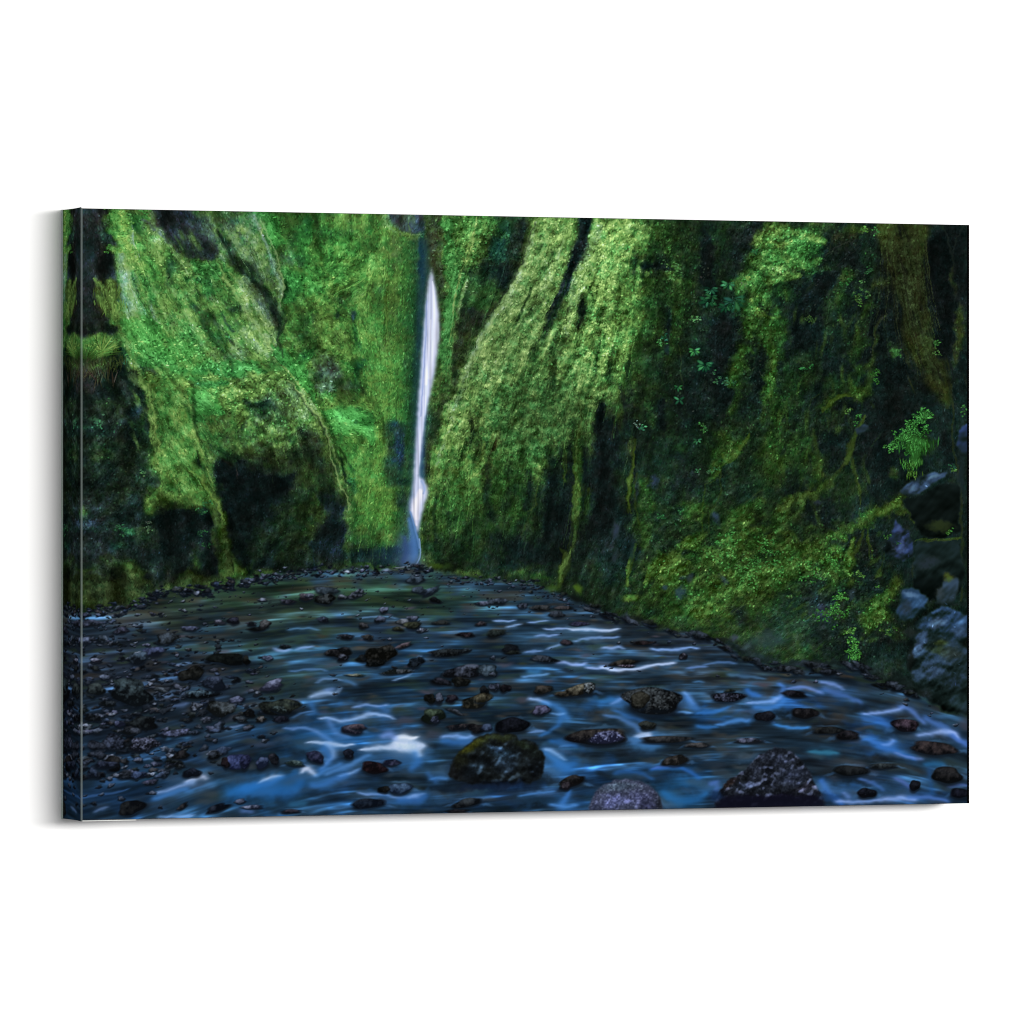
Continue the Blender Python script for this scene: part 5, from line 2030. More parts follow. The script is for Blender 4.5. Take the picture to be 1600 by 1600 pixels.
def paint_all():
    img = paint_print()
    # the near ridge fades right into the dark wall before the right-hand parts go on
    poly(img, '1d2a1e', '1010 330 1200 330 1200 960 860 960 850 760 880 700 930 690 985 640 1000 560 1010 450', 14, 8)
    paint_right(img)
    paint_far_right(img)
    paint_left(img)
    paint_relief(img)
    paint_fine(img)
    dk = np.clip((LX-1010)/120, 0, 1)*.06
    img *= (np.array([.90, .93, 1.0], np.float32)*(1-dk[..., None]))

    # ---- fibres and clumps: moss hangs down the slopes
    af = angle_field('135 400 90 150 560 90 200 420 72 250 450 60 230 560 50 300 520 58 350 430 52 400 500 60 380 370 66 425 440 74 330 600 20 400 580 15 '
                     '240 660 74 290 700 55 320 770 55 350 860 82 180 700 90 280 850 90 400 650 80 480 680 70 420 760 85 440 850 130 520 800 95 '
                     '470 400 70 540 430 160 520 540 60 600 400 90 600 700 100 570 800 100 645 600 90 560 660 20 '
                     '690 420 100 740 380 115 710 500 105 780 440 110 680 700 98 850 440 116 800 500 122 900 420 112 950 450 108 870 560 108 720 640 110 '
                     '800 650 106 900 650 100 700 780 100 800 800 95 950 700 92 980 500 100 1060 450 92 1120 520 90 1100 700 105 1220 420 150 1180 520 110 '
                     '1230 620 98 1290 550 95 1340 450 110 1420 420 78 1440 520 72 1470 600 74 1370 700 92 1080 850 140 1200 850 145 1150 930 150 1300 780 100 1350 880 120 1250 1000 150 1440 900 90 1460 1050 60')
    nf = fbm(2.2, 2.2, 41, 2)
    f1 = lic(nf, af, 7, 1.0)
    f2 = lic(fbm(6, 6, 42, 2), af, 20, 1.2)
    cl = fbm(9, 9, 43, 3); c2 = fbm(3.2, 3.2, 44, 2)
    lum = img.mean(2)
    amp = np.clip(.55+.45*(1-lum/110), .5, 1)          # dark places keep relatively more contrast
    s1, h1 = relief(30, af, 16, 51); s2, h2 = relief(13, af, 12, 52); s3, h3 = relief(6, af, 2, 53)
    hollow = np.minimum(h1+.5, 0)*.16+np.minimum(h2+.4, 0)*.20+np.minimum(h3+.7, 0)*.18
    soft = 1-.65*density('640 420 40 120 1\n615 560 40 130 1\n640 640 30 130 1\n600 780 50 80 .8\n645 840 40 60 1\n135 420 20 100 .5')
    f3 = lic(fbm(24, 24, 57, 3), af, 22, 1.3); f4 = lic(fbm(11, 11, 58, 3), af, 6, 1.0)
    lw = np.clip((660-LX)/60, 0, 1)
    rw = 1-.75*np.clip((LX-1000)/60, 0, 1)-.55*np.clip((240-LX)/40, 0, 1)*np.clip((LY-600)/60, 0, 1)-.5*np.exp(-(((LX-420)/90)**2+((LY-820)/70)**2)**2)
    mod = np.exp(amp*soft*((.10+.08*lw)*f3+(.09+.07*lw)*f4+.04*f1+.10*f2*rw+.04*c2+.07*s1*rw+.06*s2*rw+.06*s3+.45*hollow)+.02)
    img = img*mod[..., None]
    tint = fbm(14, 14, 45, 4)[..., None]; t2 = fbm(5, 5, 46, 3)[..., None]
    img = img*(1+np.array([.045, .0, -.04], np.float32)*tint+np.array([.05, .0, .05], np.float32)*t2)
    img = np.clip(img, 3, 250).astype(np.float32)

    rr = np.random.RandomState(5)
    blobs(img, '\n'.join('%s .55 %.0f %.0f %.1f %.1f %.0f' % (('16191a', '20241a', '2c3018')[rr.randint(3)], 1385+(y_-350)*.33+rr.randn()*20, y_, rr.uniform(1.5, 4), rr.uniform(8, 24), rr.uniform(66, 80)) for y_ in rr.uniform(352, 620, 70)), 1.5)
    blobs(img, '\n'.join('%s .5 %.0f %.0f %.1f %.1f %.0f' % (('26331c', '1c281c', '151c1e', '3c5424')[rr.randint(4)], rr.uniform(1190, 1370), rr.uniform(440, 820), rr.uniform(2, 6), rr.uniform(8, 22), rr.uniform(70, 125)) for y_ in range(160)), 1.5)
    blobs(img, '\n'.join('%s .45 %.0f %.0f %.1f %.1f %.0f' % (('1c281c', '141c1e', '3c5424', '2c4420')[rr.randint(4)], rr.uniform(1000, 1380), rr.uniform(820, 1010), rr.uniform(2, 5), rr.uniform(5, 14), rr.uniform(120, 165)) for y_ in range(170)), 1.5)
    blobs(img, '\n'.join('%s .4 %.0f %.0f %.1f %.1f %.0f' % (('2c4424', '34542c', '6c9a4c', '84ac64')[rr.randint(4)], rr.uniform(200, 430), rr.uniform(360, 700), rr.uniform(2, 5), rr.uniform(7, 20), rr.uniform(45, 72)) for y_ in range(200)), 1.5)
    # ---- drooping strands: thin light and dark threads hanging with the slope
    r = np.random.RandomState(63)
    zones = (((700, 360, 1000, 640), 430, 26, 60), ((660, 640, 860, 840), 190, 24, 56), ((190, 370, 430, 560), 200, 18, 44), ((230, 600, 330, 760), 90, 18, 40),
             ((1372, 352, 1450, 470), 110, 60, 150), ((870, 600, 930, 850), 60, 30, 80), ((980, 640, 1010, 860), 40, 20, 60), ((420, 600, 520, 740), 80, 16, 36),
             ((560, 380, 640, 840), 110, 20, 60), ((1020, 350, 1180, 700), 110, 16, 50), ((1180, 430, 1360, 800), 150, 14, 46), ((960, 860, 1300, 960), 90, 14, 34))
    for (x0, y0, x1, y1), n, l0, l1 in zones:
        for k in range(n):
            p = tr([[r.uniform(x0, x1), r.uniform(y0, y1)]])[0]
            L = r.uniform(l0, l1); pts = []; d = 0; px, py = p
            base = img[int(np.clip(py, 0, PH-1)), int(np.clip(px, 0, PW-1))].copy()
            if not 0 <= px < PW or not 0 <= py < PH: continue
            w0 = r.uniform(.5, 1.1)
            while d < L and 0 <= px < PW and 0 <= py < PH:
                pts.append((px, py)); a_ = af[int(py), int(px)]
                vx, vy = math.cos(a_), math.sin(a_)
                if vy < 0: vx, vy = -vx, -vy
                px += vx*7+r.randn()*.7; py += vy*7; d += 7
            if len(pts) < 2: continue
            q = np.array(pts); lo = np.c_[q, np.ones(len(q))] @ np.linalg.inv(HM).T; lo = lo[:, :2]/lo[:, 2:3]
            g_ = r.uniform(1.2, 1.6) if r.rand() < .55 else r.uniform(.45, .7)
            c_ = np.clip(base*g_, 4, 210)
            ws = np.interp(np.arange(len(q)), [0, len(q)*.3, len(q)-1], [w0*.6, w0, .35])
            stroke(img, '%02x%02x%02x' % tuple(int(t) for t in c_), ' '.join('%.1f %.1f %.2f' % (a_[0], a_[1], b_) for a_, b_ in zip(lo, ws)), r.uniform(.3, .6), .8, .5)
    # ---- leaf dabs
    leafy = density('''
1200 600 200 200 .75
1380 500 120 180 .6
1080 820 120 90 .8
180 760 70 160 .7
430 830 90 60 .6
300 430 50 40 .5
400 620 60 60 .7
440 680 50 40 .8
520 430 60 60 .5
500 560 50 60 .6

850 450 70 140 1
900 560 90 120 1
950 430 80 130 1
760 640 90 120 .9
820 700 90 90 .8
1040 450 70 130 .8
1220 400 90 80 1
1190 540 50 120 .9
1260 620 100 160 .6
1100 900 150 80 1
1240 860 120 80 1
1340 940 70 90 1
1120 720 90 120 .6
740 380 60 60 .8
700 800 50 90 .5
1330 420 80 90 .5
1100 420 80 100 .4
1020 600 60 90 .6
800 780 60 60 .6
''')
    fine = np.clip(1-leafy*.6, .3, 1)
    # leafy clumps with dark gaps between them where bushes and ferns grow
    r1, g1 = relief(11, af, 3, 55); r2, g2 = relief(5.5, af, 1, 56)
    lf = np.clip(leafy+.25, 0, 1)
    img = img*np.exp(lf*(.08*r1+.11*r2+.17*np.minimum(g1+.3, 0)+.22*np.minimum(g2+.5, 0)+.04)*(.55+.45*np.clip(lum/60, 0, 1)))[..., None]
    img = np.clip(img, 3, 250).astype(np.float32)
    src = blur(img, 1)
    dabs(img, src*.62, fine, 40000, (1.2, 3.0), (.6, 1.0), af, (.75, 1.15), .04, 0, .55, 10, None, .45)
    dabs(img, src, fine, 90000, (1.2, 3.2), (.6, 1.0), af, (.70, 1.48), .05, .03, .7, 11, None, .4)
    dabs(img, src*.55, leafy, 22000, (1.3, 2.5), (.9, 1.6), af, (.8, 1.2), .05, 0, .55, 12, None, 1.0)
    dabs(img, src, leafy, 46000, (1.1, 2.3), (.8, 1.5), af, (.70, 1.48), .05, .05, .75, 13, None, 1.0)
    dabs(img, src, np.clip(leafy-.4, 0, 1), 6000, (1.3, 2.5), (.9, 1.5), af, (1.05, 1.5), .06, .06, .65, 14, None, 1.0)
    ferny = density('''
250 545 70 45 1
205 355 34 34 1
340 580 56 30 1
325 635 34 26 1
395 590 24 24 .8
325 430 50 22 .9
365 450 34 34 .8
230 412 26 20 1
450 580 30 50 1
490 620 26 22 1
530 665 60 34 1
460 440 34 24 .9
430 355 24 30 .9
725 400 44 80 .9
370 705 24 26 .6
''')
    dabs(img, src*.6, ferny, 5000, (1.3, 2.8), (.6, 1.0), af*0+.15, (.6, 1.0), .05, 0, .8, 15, cl, .5)
    dabs(img, src, ferny, 13000, (1.5, 3.6), (.6, 1.0), af*0+.25, (.9, 1.6), .05, .04, .8, 16, cl, .5)

    blobs(img, '''
1f2a34 .85 1150 1012 26 10 25
26323c .8 1190 1026 34 12 18
222c34 .85 1235 1040 34 8
1c242a .85 1290 1040 40 8
1f262c .85 1350 1048 34 12 12
161c22 .9 1400 1068 30 14 20
1a1c1e .85 1120 1000 22 6
14181a .85 900 940 40 10 20
1a1e20 .8 1010 972 40 6 14
''', 3)
    lr = density('1230 400 90 70 1\n1180 520 40 90 .9\n1200 640 60 90 .5\n1150 880 150 60 1\n1300 900 80 70 .9\n1350 980 60 40 .8\n1060 450 60 110 .7\n930 470 60 130 .7\n760 380 60 60 .6\n1330 450 60 100 .5\n1100 620 60 70 .4\n420 620 80 50 .6\n300 560 90 50 .6\n180 700 50 120 .35')
    dabs(img, np.maximum(src, 24)*np.array([.92, 1.05, .95], np.float32), lr, 9000, (1.3, 2.6), (.9, 1.5), af, (1.25, 2.1), .07, .05, .75, 21, None, 1.1)
    dabs(img, src, lr, 7000, (1.5, 3.0), (1.0, 1.8), af, (.35, .65), .04, 0, .6, 22, None, 1.1)
    # ---- drawn details: vines, hanging strands, ledges
    strokes(img, '''
68713e 0.22 | 322 730 1.2 328 750 1.2 333 775 .8
899062 0.18 | 337 788 1 343 805 1
6e7c3e 0.25 | 905 612 1 908 640 1.2 904 680 1.2 900 720 1
405619 0.25 | 896 700 1.4 900 760 1.6 894 820 1.4 890 860 1.4
657e1d 0.29 | 897 772 2.4 903 786 3 898 800 2
4b581a 0.22 | 880 690 1 886 720 1 882 760 1
3e4927 0.22 | 838 780 1 826 810 1.2 816 840 1
5b6224 0.18 | 842 760 1 838 790 1.4 824 800 1
3c4b16 0.25 | 955 690 1 960 660 1.4 968 645 1
445216 0.25 | 993 690 2 990 720 3 985 770 3 980 800 2
3e4b16 0.25 | 996 740 2 992 790 2 1000 820 2
55681a 0.29 | 992 700 2 990 730 2 982 780 3 984 800 1
4d6510 0.31 | 988 860 3 985 885 5 979 905 2
4b6516 0.32 | 876 858 3 886 868 7 884 885 9 876 900 8 872 915 4
657f16 0.32 | 884 865 3 882 880 5 876 895 3
4d6416 0.32 | 1130 708 2 1145 722 3 1160 695 3 1172 678 2
3e5216 0.29 | 1100 755 1.4 1098 780 1.4 1097 830 1.2
4b5b24 0.25 | 1101 755 1 1115 752 1.2 1128 745 1
3c491a 0.25 | 1128 735 1.4 1126 770 1.6 1112 800 1.4 1108 830 1
374124 0.29 | 1166 785 1.4 1180 775 2 1196 766 1
536816 0.32 | 1286 645 3 1298 628 4 1314 618 3 1330 619 1.6
333c20 0.25 | 1266 648 1.4 1268 625 1.6 1280 614 1
465616 0.31 | 1352 648 2 1340 670 5 1330 700 6 1322 725 4
313b16 0.29 | 1330 705 3 1334 740 3 1340 770 2 1346 795 1.2
313b1a 0.29 | 1320 728 3 1306 740 4 1296 765 2
2a311d 0.29 | 1294 652 1.6 1294 675 1.4
29331a 0.25 | 1276 680 3 1278 720 4 1282 750 3
2d3616 0.29 | 1382 355 1.6 1392 400 2 1408 450 2 1420 510 1.6 1432 560 1.4
4b5224 0.22 | 1400 420 1.2 1406 470 1.6 1420 530 1.4 1440 590 1.4
565b2d 0.18 | 1430 370 1.4 1436 430 1.2 1440 500 1.4 1454 560 1.4 1470 610 1.4
3e441d 0.25 | 1372 350 1.4 1376 380 1 1388 430 1
2a2f1b 0.25 | 1472 352 1.4 1482 375 2 1488 400 2 1490 420 1.4
2a2f1b 0.25 | 1506 352 1.4 1496 375 1.4 1490 395 1.6
33391b 0.29 | 1378 495 3 1368 520 2 1364 545 1.2 1366 570 1
262d1a 0.29 | 1336 522 2 1330 550 1.6 1330 570 1
383c1a 0.29 | 1486 600 3 1488 640 2 1492 700 2.4 1500 760 3 1503 830 2.6 1504 900 2.4 1503 940 1.6
2d3116 0.32 | 1478 600 6 1482 625 4 1480 640 2
2a2f16 0.29 | 1430 870 1 1428 900 1.4 1430 920 1
566516 0.32 | 1438 850 1.4 1470 846 1.6 1500 842 1.6
313c1a 0.25 | 1386 860 1.4 1378 890 1.6 1368 905 1
4b5b1a 0.29 | 1352 830 1.6 1340 860 4 1330 880 3
3c4d16 0.29 | 1358 832 1 1358 860 1.2 1362 880 1
2f371d 0.25 | 1312 345 1 1300 380 1 1290 400 .8
44433e 0.22 | 1290 398 .9 1310 385 .9 1330 378 .8
343131 0.22 | 1305 415 .8 1325 400 .8 1345 385 .8
262f22 0.22 | 1000 600 1 1004 640 1.4 1006 680 1
495831 0.22 | 1062 540 .8 1066 570 1 1068 610 .8
586541 0.14 | 1002 440 .8 1006 470 1
''', .7, 1.2)
    # rocks of the right bank
    RL = relief(34, af*0+.5, 5, 81)[0]; RL2 = relief(15, af*0+2.4, 4, 82)[0]
    for col, s in (('3a4658', '1405 770 1412 760 1430 748 1455 739 1480 737 1478 744 1455 756 1440 772 1428 779 1410 776'),
                   ('121519', '1410 780 1430 782 1445 772 1462 760 1482 752 1500 760 1500 830 1470 842 1440 838 1430 815 1420 800'),
                   ('333c58', '1400 812 1412 828 1425 842 1430 855 1428 868 1415 876 1402 876 1385 866 1382 860 1390 845'),
                   ('1a2026', '1430 856 1438 850 1500 845 1508 900 1500 930 1440 925 1430 890'),
                   ('10131a', '1428 905 1500 900 1500 925 1470 940 1430 930'),
                   ('34465c', '1412 925 1425 918 1440 920 1450 935 1448 950 1430 966 1412 968 1403 960 1408 945'),
                   ('343d48', '1476 905 1490 900 1500 905 1500 925 1492 942 1476 950 1462 946 1465 930'),
                   ('3a4c64', '1456 958 1475 948 1495 955 1512 960 1512 1000 1490 1002 1470 990 1450 990 1440 985 1428 975 1440 966'),
                   ('2a3440', '1425 990 1450 985 1475 995 1500 1000 1512 1010 1512 1120 1480 1112 1440 1092 1425 1060 1420 1030'),
                   ('333e5c', '1498 672 1512 664 1516 664 1516 715 1504 710 1496 695'),
                   ('3a4654', '1338 668 1352 660 1360 664 1350 676 1340 680')):
        c0 = hexc(col); mrk, (y0, y1, x0, x1) = polymask(np.array(nums(s)).reshape(-1, 2), 1, 1.2, 1.0)
        ys = YY[y0:y1, x0:x1]; ky = np.clip((ys-ys.min()-6)/(ys.max()-ys.min()-12+1e-3), 0, 1)
        face = c0*np.array([.72, .80, .84], np.float32)*(1.42-.85*ky+.16*RL[y0:y1, x0:x1]+.10*RL2[y0:y1, x0:x1])[..., None]
        mm = mrk[y0:y1, x0:x1, None]
        img[y0:y1, x0:x1] += (np.clip(face, 5, 200)-img[y0:y1, x0:x1])*mm
    blobs(img, '''
5a6c84 .7 1425 765 12 6 -30
6c7c90 .6 1460 745 12 3 -20
56648c .7 1408 852 10 10
4c5478 .6 1402 830 6 8
5c7694 .8 1425 930 14 6
2c3440 .7 1420 950 10 8
5c7088 .7 1465 975 16 8
4c6484 .7 1442 1000 10 14
62789c .7 1438 1015 8 8
3c5068 .8 1500 985 10 12
2f3a24 .8 1470 1015 20 8
38403c .7 1490 1020 20 12
344458 .7 1460 1050 22 16
2a3850 .7 1490 1070 22 16
1a2028 .8 1420 1080 10 16
14161c .9 1424 1030 6 30
3c4450 .6 1440 1085 16 10
30444c .6 1500 1100 12 12
1c2024 .9 1425 985 14 8
28301c .8 1470 820 24 10
2c3444 .6 1450 880 20 10
3c4448 .6 1470 925 8 14
585c20 .7 1484 900 9 6
54602c .6 1470 1005 14 5
1b2430 .8 1504 740 8 40
34404c .6 1332 924 7 8
2c3448 .7 1278 785 8 4
34445c .7 1122 812 9 7
24304a .7 1020 750 8 10
2a3c50 .7 1062 925 10 12
364454 .6 1130 905 9 9
2c3440 .6 1080 905 7 10
283c50 .7 1040 918 7 7
44445c .7 1147 997 10 6
3c4658 .7 976 965 10 8
384454 .6 1170 1010 20 10
2c3c44 .6 1200 1000 30 14
40485c .6 1262 1040 24 6
1c2c30 .8 985 865 5 18
2f3848 .8 962 830 6 14
2c3444 .6 960 870 6 14
''', 3)
    rk = density('1160 1014 34 12 .7\n1240 1036 60 14 .6\n1370 1056 50 16 .7\n1460 1050 70 80 1\n1460 970 60 40 .8\n1405 850 30 30 .7\n1230 1030 90 24 .6\n1440 760 34 20 .7\n1330 930 20 20 .3')
    spk = vnoise(2.0, 2.0, 191)+vnoise(4.5, 3, 192)-1
    rg = (1-np.abs(2*vnoise(11, 8, 311, .5)-1))*.55+(1-np.abs(2*vnoise(5, 4, 312, 1.1)-1))*.45
    img *= (1-.20*rk+rk*(.14*spk+.10*RL+.13*RL2+.35*(rg-.5)))[..., None]
    img[:] = np.clip(img, 4, 250)
    dabs(img, blur(img, 1), np.clip(rk*.6, 0, 1), 1500, (1.5, 3.5), (.6, 1.1), af, (1.1, 2.0), .04, .1, .6, 31, None, 1.2)
    # leaves one can tell apart
    leaflets(img, '''
palm 2c7c58 1111 452 14 7
palm 308a5c 1138 444 13 7
palm 247048 1107 470 15 6
palm 2a7a54 1146 470 20 9
palm 1f5c3c 1134 478 14 7
palm 2c6a44 1112 464 12 6
palm 2c8c50 1085 548 11 7
palm 247850 1101 570 14 8
palm 246c40 1060 605 9 5
palm 287a54 1062 625 10 4
spray 5c9c60 1085 498 8 10
spray 4c8c50 1034 537 6 7
spray 2c7c60 1038 524 5 5
palm 2c7448 1180 392 7 6
spray 7c8c6c 1165 443 6 5
spray 8aa028 1167 434 5 4
spray 5a8450 1050 427 16 14
spray 4c7448 1060 418 14 10
spray 3c6c48 1130 590 16 16
spray 3a6c50 1140 600 14 12
spray 4c8c48 1098 670 12 10
palm 3a7c54 1090 688 9 5
spray 3c9468 1006 668 6 6
spray 8c9890 994 664 6 4
spray 3c7048 1110 735 14 14
spray 307848 1036 808 9 9
spray 3c8450 1062 798 5 5
spray 3a8c34 1140 840 20 20
spray 4c9430 1190 855 14 14
spray 4c8838 1170 885 34 44
spray 3c7c34 1210 870 40 40
spray 58962c 1300 870 24 44
spray 4ca024 1298 878 12 20
spray 3c8430 1265 895 24 30
spray 4c8c24 1312 840 9 10
spray 5a9c30 1265 890 9 9
spray 58b01c 1310 930 14 26
spray 4ca024 1295 955 14 22
spray 3c8c24 1285 962 10 14
spray 3c7c24 1310 960 24 30
spray 5c9a30 1330 985 14 18
spray 58b020 1332 1008 12 34
spray 4cb01c 1338 1020 11 34
drip 50a81c 1338 1022 14 22
spray 4c7c24 1375 955 16 24
spray 4c7430 1390 985 12 14
spray 3c6c20 1370 930 18 20
spray 5c8a34 1345 900 18 14
spray 4c7a28 1355 800 10 8
spray 2c7840 1352 802 6 6
spray 6c9820 1400 785 7 12
spray 3c6c2c 1390 842 12 9
spray 5a8a3c 1330 642 7 6
spray 3c7c34 1338 654 8 9
spray 3c8030 1398 545 12 12
spray 3c9430 1402 552 8 10
spray 4c9c24 1466 538 6 10
spray 5c9c24 1466 552 5 8
spray 62981c 1350 360 5 8
spray 3c8c40 1370 362 7 8
spray 3c7c48 1356 422 6 8
spray 4c7c44 1345 458 14 18
spray 4c742c 1340 470 12 14
spray 4c7c1c 1410 432 4 5
spray 3a7424 1370 585 12 18
spray 247c40 1262 574 9 9
spray 2c6c34 1320 440 12 12
spray 3c5c2c 1262 500 7 10
spray 468c3c 1510 640 6 7
spray 2f6a44 1488 730 9 7
spray 5c8a3c 1490 738 6 5
spray 4c8424 1486 832 5 6
spray 3c6c4c 190 828 12 10
spray 5c7c5c 232 822 10 8
spray 2c6c50 320 785 9 6
spray 3c7c4c 316 802 7 7
spray 2c5c38 310 836 12 12
spray 2c6038 325 850 9 8
spray 5c8c5c 225 735 7 4
spray 2f7c54 545 752 9 9
spray 4c9c50 590 742 9 6
spray 6c7c64 230 815 7 5
''')
    # fern over the slab at the right
    blobs(img, '2c5c1c .9 1432 690 18 26 20\n2a5a1c .8 1428 715 12 22', 3)
    leaflets(img, '''
spray 3ca024 1448 645 10 26
spray 3c9c2c 1438 658 16 44
spray 48b02c 1425 668 14 40
spray 3c9c24 1410 682 12 34
spray 44a424 1398 694 10 30
spray 348824 1432 680 18 44
spray 2c741f 1420 700 14 30
drip 347c1c 1428 690 26 40
drip 3c8a20 1438 690 22 30
drip 4c8a1c 1424 720 18 26
drip 5c8c18 1426 738 14 16
spray 50a828 1392 702 6 14
tuft 4cac2c 1444 655 16 14
tuft 44a42c 1412 690 16 14
''', 9)
    # tuft of grass hanging over the left edge
    leaflets(img, '''
tuft 4f7c20 150 556 36 60
tuft 6c9828 155 552 34 46
tuft 88b030 158 548 30 16
tuft 3c6420 135 560 26 40
drip 4a4c34 148 562 30 40
drip 5c5240 150 575 34 16
drip 46502c 180 560 26 20
drip 6c7434 165 445 26 26
drip 788c34 178 470 26 30
spray 7cc028 196 345 16 34
spray 66b02c 182 336 14 26
spray 6cb02c 190 364 14 24
spray 58a028 172 388 8 12
spray 7ab828 196 390 12 20
spray 5c7c5c 165 345 6 16
spray 40a030 228 330 10 14
spray 4c9468 160 660 14 5
''', 10)
    # ---- tone: stronger forms, cooler and quieter greens
    big = blur(img, 13); mid = blur(img, 4)
    img = img+.16*(img-big).mean(2, keepdims=True)

    g = img.mean(2, keepdims=True)
    img = g+(img-g)*1.22
    wg = np.clip((img[..., 1]-45)/50, 0, 1)
    img[..., 0] -= .8*wg*np.clip(img[..., 0]-.70*img[..., 1], 0, 99)
    img[..., 2] += wg*np.clip(.50*img[..., 1]-img[..., 2], 0, 99)*.8
    lo_ = np.clip((62-img.mean(2))/30, 0, 1)
    img[..., 2] -= .8*lo_*np.clip(img[..., 2]-1.0*img[..., 1], 0, 60)
    img[..., 1] += 2.5*lo_
    img[..., 0] += .8*wg*np.clip(.48*img[..., 1]-img[..., 0], 0, 60)
    img[..., 1] -= .35*np.clip(img[..., 1]-150, 0, 99)
    hl = .12*np.clip((img[..., 1:2]-105)/60, 0, 1); g = img.mean(2, keepdims=True)
    img = img*(1-hl)+(g*np.array([1.06, 1.10, .92], np.float32))*hl
    q_ = density('800 520 120 170 .13\n850 640 120 90 .16\n170 918 70 34 .42\n310 905 60 16 .35\n352 870 20 40 .3\n690 886 30 10 .45\n1415 450 50 120 .34\n1460 580 30 50 .3\n895 860 30 70 .22\n1240 800 60 40 .15')
    g = img.mean(2, keepdims=True)
    img = (g+(img-g)*(1-.7*q_[..., None]))*(1-q_[..., None])
    lg = np.clip((660-LX)/80, 0, 1)[..., None]*.06
    img = img*(1-lg)
    img = np.clip(img, 3, 250).astype(np.float32)
    # forms of the left side: the boulder's shaded face, the wall behind it catching more light
    for pts, fe, gain in (('326 738 352 712 380 704 430 716 470 704 500 694 520 722 545 780 549 850 545 890 380 900 352 830 336 780', 6, (.80, .82, .84)),
                          ('448 430 560 390 648 410 640 640 622 820 562 826 552 770 518 688 474 604 446 560 436 520', 6, (1.04, 1.09, 1.02)),
                          ('405 330 600 330 640 370 560 390 448 430 430 385', 6, (1.06, 1.12, 1.04)),
                          ('180 340 230 340 300 420 400 500 440 560 470 600 500 660 470 680 380 690 300 620 200 560 178 430', 8, (1.04, 1.08, 1.06)),
                          ('640 372 668 372 650 640 636 860 612 860 630 640', 4, (.72, .78, .9)),
                          ('600 660 634 664 630 760 606 760', 3, (.62, .66, .95)),
                          ('838 340 1000 345 1000 600 860 640 720 640 760 520', 8, (1.04, 1.06, 1.06))):
        mk, _ = polymask(np.array(nums(pts)).reshape(-1, 2), fe, 2, 1)
        img *= 1+(np.array(gain, np.float32)-1)*mk[..., None]
    strokes(img, '''
a4c088 .45 | 405 342 1.5 420 368 2 433 402 2 441 440 2 440 480 1.4
a0bc78 .5 | 452 594 1.6 476 620 2 496 654 2 512 692 2 524 730 1.6 536 765 1.4 546 795 1
1a281c .55 | 444 500 2 436 530 3 446 556 2
1a2a1e .5 | 462 606 2 488 644 2.4 506 680 2.4
9cb870 .4 | 350 430 3 372 466 4 398 506 4 424 544 3
98b474 .35 | 196 400 3 204 446 3 218 500 3
94b064 .4 | 228 596 1.6 236 640 2 244 690 2 254 736 2
8cac54 .4 | 296 736 3 318 758 3 336 786 2 347 812 1.4
9cbc70 .35 | 836 352 3 812 425 4 778 490 4 742 556 4 716 606 3
1a241c .5 | 838 350 1.4 818 400 3 798 444 3 770 490 3
''', .95, 1.6)
    img = np.clip(img, 3, 250).astype(np.float32)
    # ---- the fall
    poly(img, '1f3c50', '657 372 667 372 671 420 667 450 662 520 658 580 655 640 651 700 647 740 643 770 640 740 645 680 649 600 652 500 655 430', 4, 0, 0, .7)
    poly(img, '2c4f86', '668 450 663 500 659 560 655 620 651 680 647 740 642 770 639 800 641 840 634 868 624 886 655 888 657 860 655 830 658 800 663 770 664 700 668 620 676 590', 2, 0, 0, .7)
    poly(img, 'c4cdea', '674.5 418 679 440 683 462 686 490 686.5 520 684 550 680 580 675 605 669 630 663 660 660.5 690 657.5 715 655 735 655.5 745 663 750 668.5 760 669 772 663 788 658.5 806 655 822 653 832 650 828 646 812 641 797 641 785 644 772 645.5 755 647 735 649 705 651 670 653.5 635 656 600 659 560 662 520 665 480 669 445', 1.6, 0, .35)
    blobs(img, '9cb4dc .35 642 874 26 12\n7c9cd0 .3 632 850 12 24\n40649c .3 640 800 10 30', 2)
    strokes(img, '''
dde2f6 .85 | 676 440 1 678 470 4 680 510 7 677 550 5 672 590 4
e8eafa .6 | 673 500 2 670 550 3 666 600 3
7c90c4 .6 | 667 470 1.4 665 530 2 661 600 2 658 650 2
ccd4f0 .75 | 664 620 4 660 660 3.4 656 700 3 652 740 3
dadcf4 .95 | 656 766 3 653 780 6.5 650 795 8 651 808 5 651 820 2.5
f0eefa .92 | 657 768 5 652 784 8 650 798 7 651 810 4
94acd8 .8 | 659 752 3 663 762 2.6 661 772 2
6c94d0 .7 | 642 800 1.4 647 820 2 652 840 2.4 655 856 2
4f7cb8 .7 | 640 812 5 646 838 8 648 862 9 645 876 7
86a8dc .8 | 655 842 1.4 657 860 1.4 656 872 1.4 650 884 2
c4d0ea .85 | 618 887 1 636 885.5 1.6 652 884 2.2
34487c .6 | 632 840 4 634 862 6 630 876 6
''', 1.0, .3)
    wf = (vnoise(1.5, 60, 61)-.5)*.26+(vnoise(3, 30, 62)-.5)*.16
    msk, _ = polymask(np.array(nums('674 420 687 520 668 640 655 740 664 770 652 830 640 790 649 700 656 600 664 470')).reshape(-1, 2), 2, 0, 0)
    img *= (1+wf*msk)[..., None]
    # ---- river
    blobs(img, '7c9cd0 .35 648 884 20 6\n34588c .3 628 860 16 26\n1c3450 .35 604 868 30 16', 1)
    riv, raf = paint_river(img)
    water_lights(riv, raf)
    riv[:] = np.clip(riv*1.10+1, 3, 250)
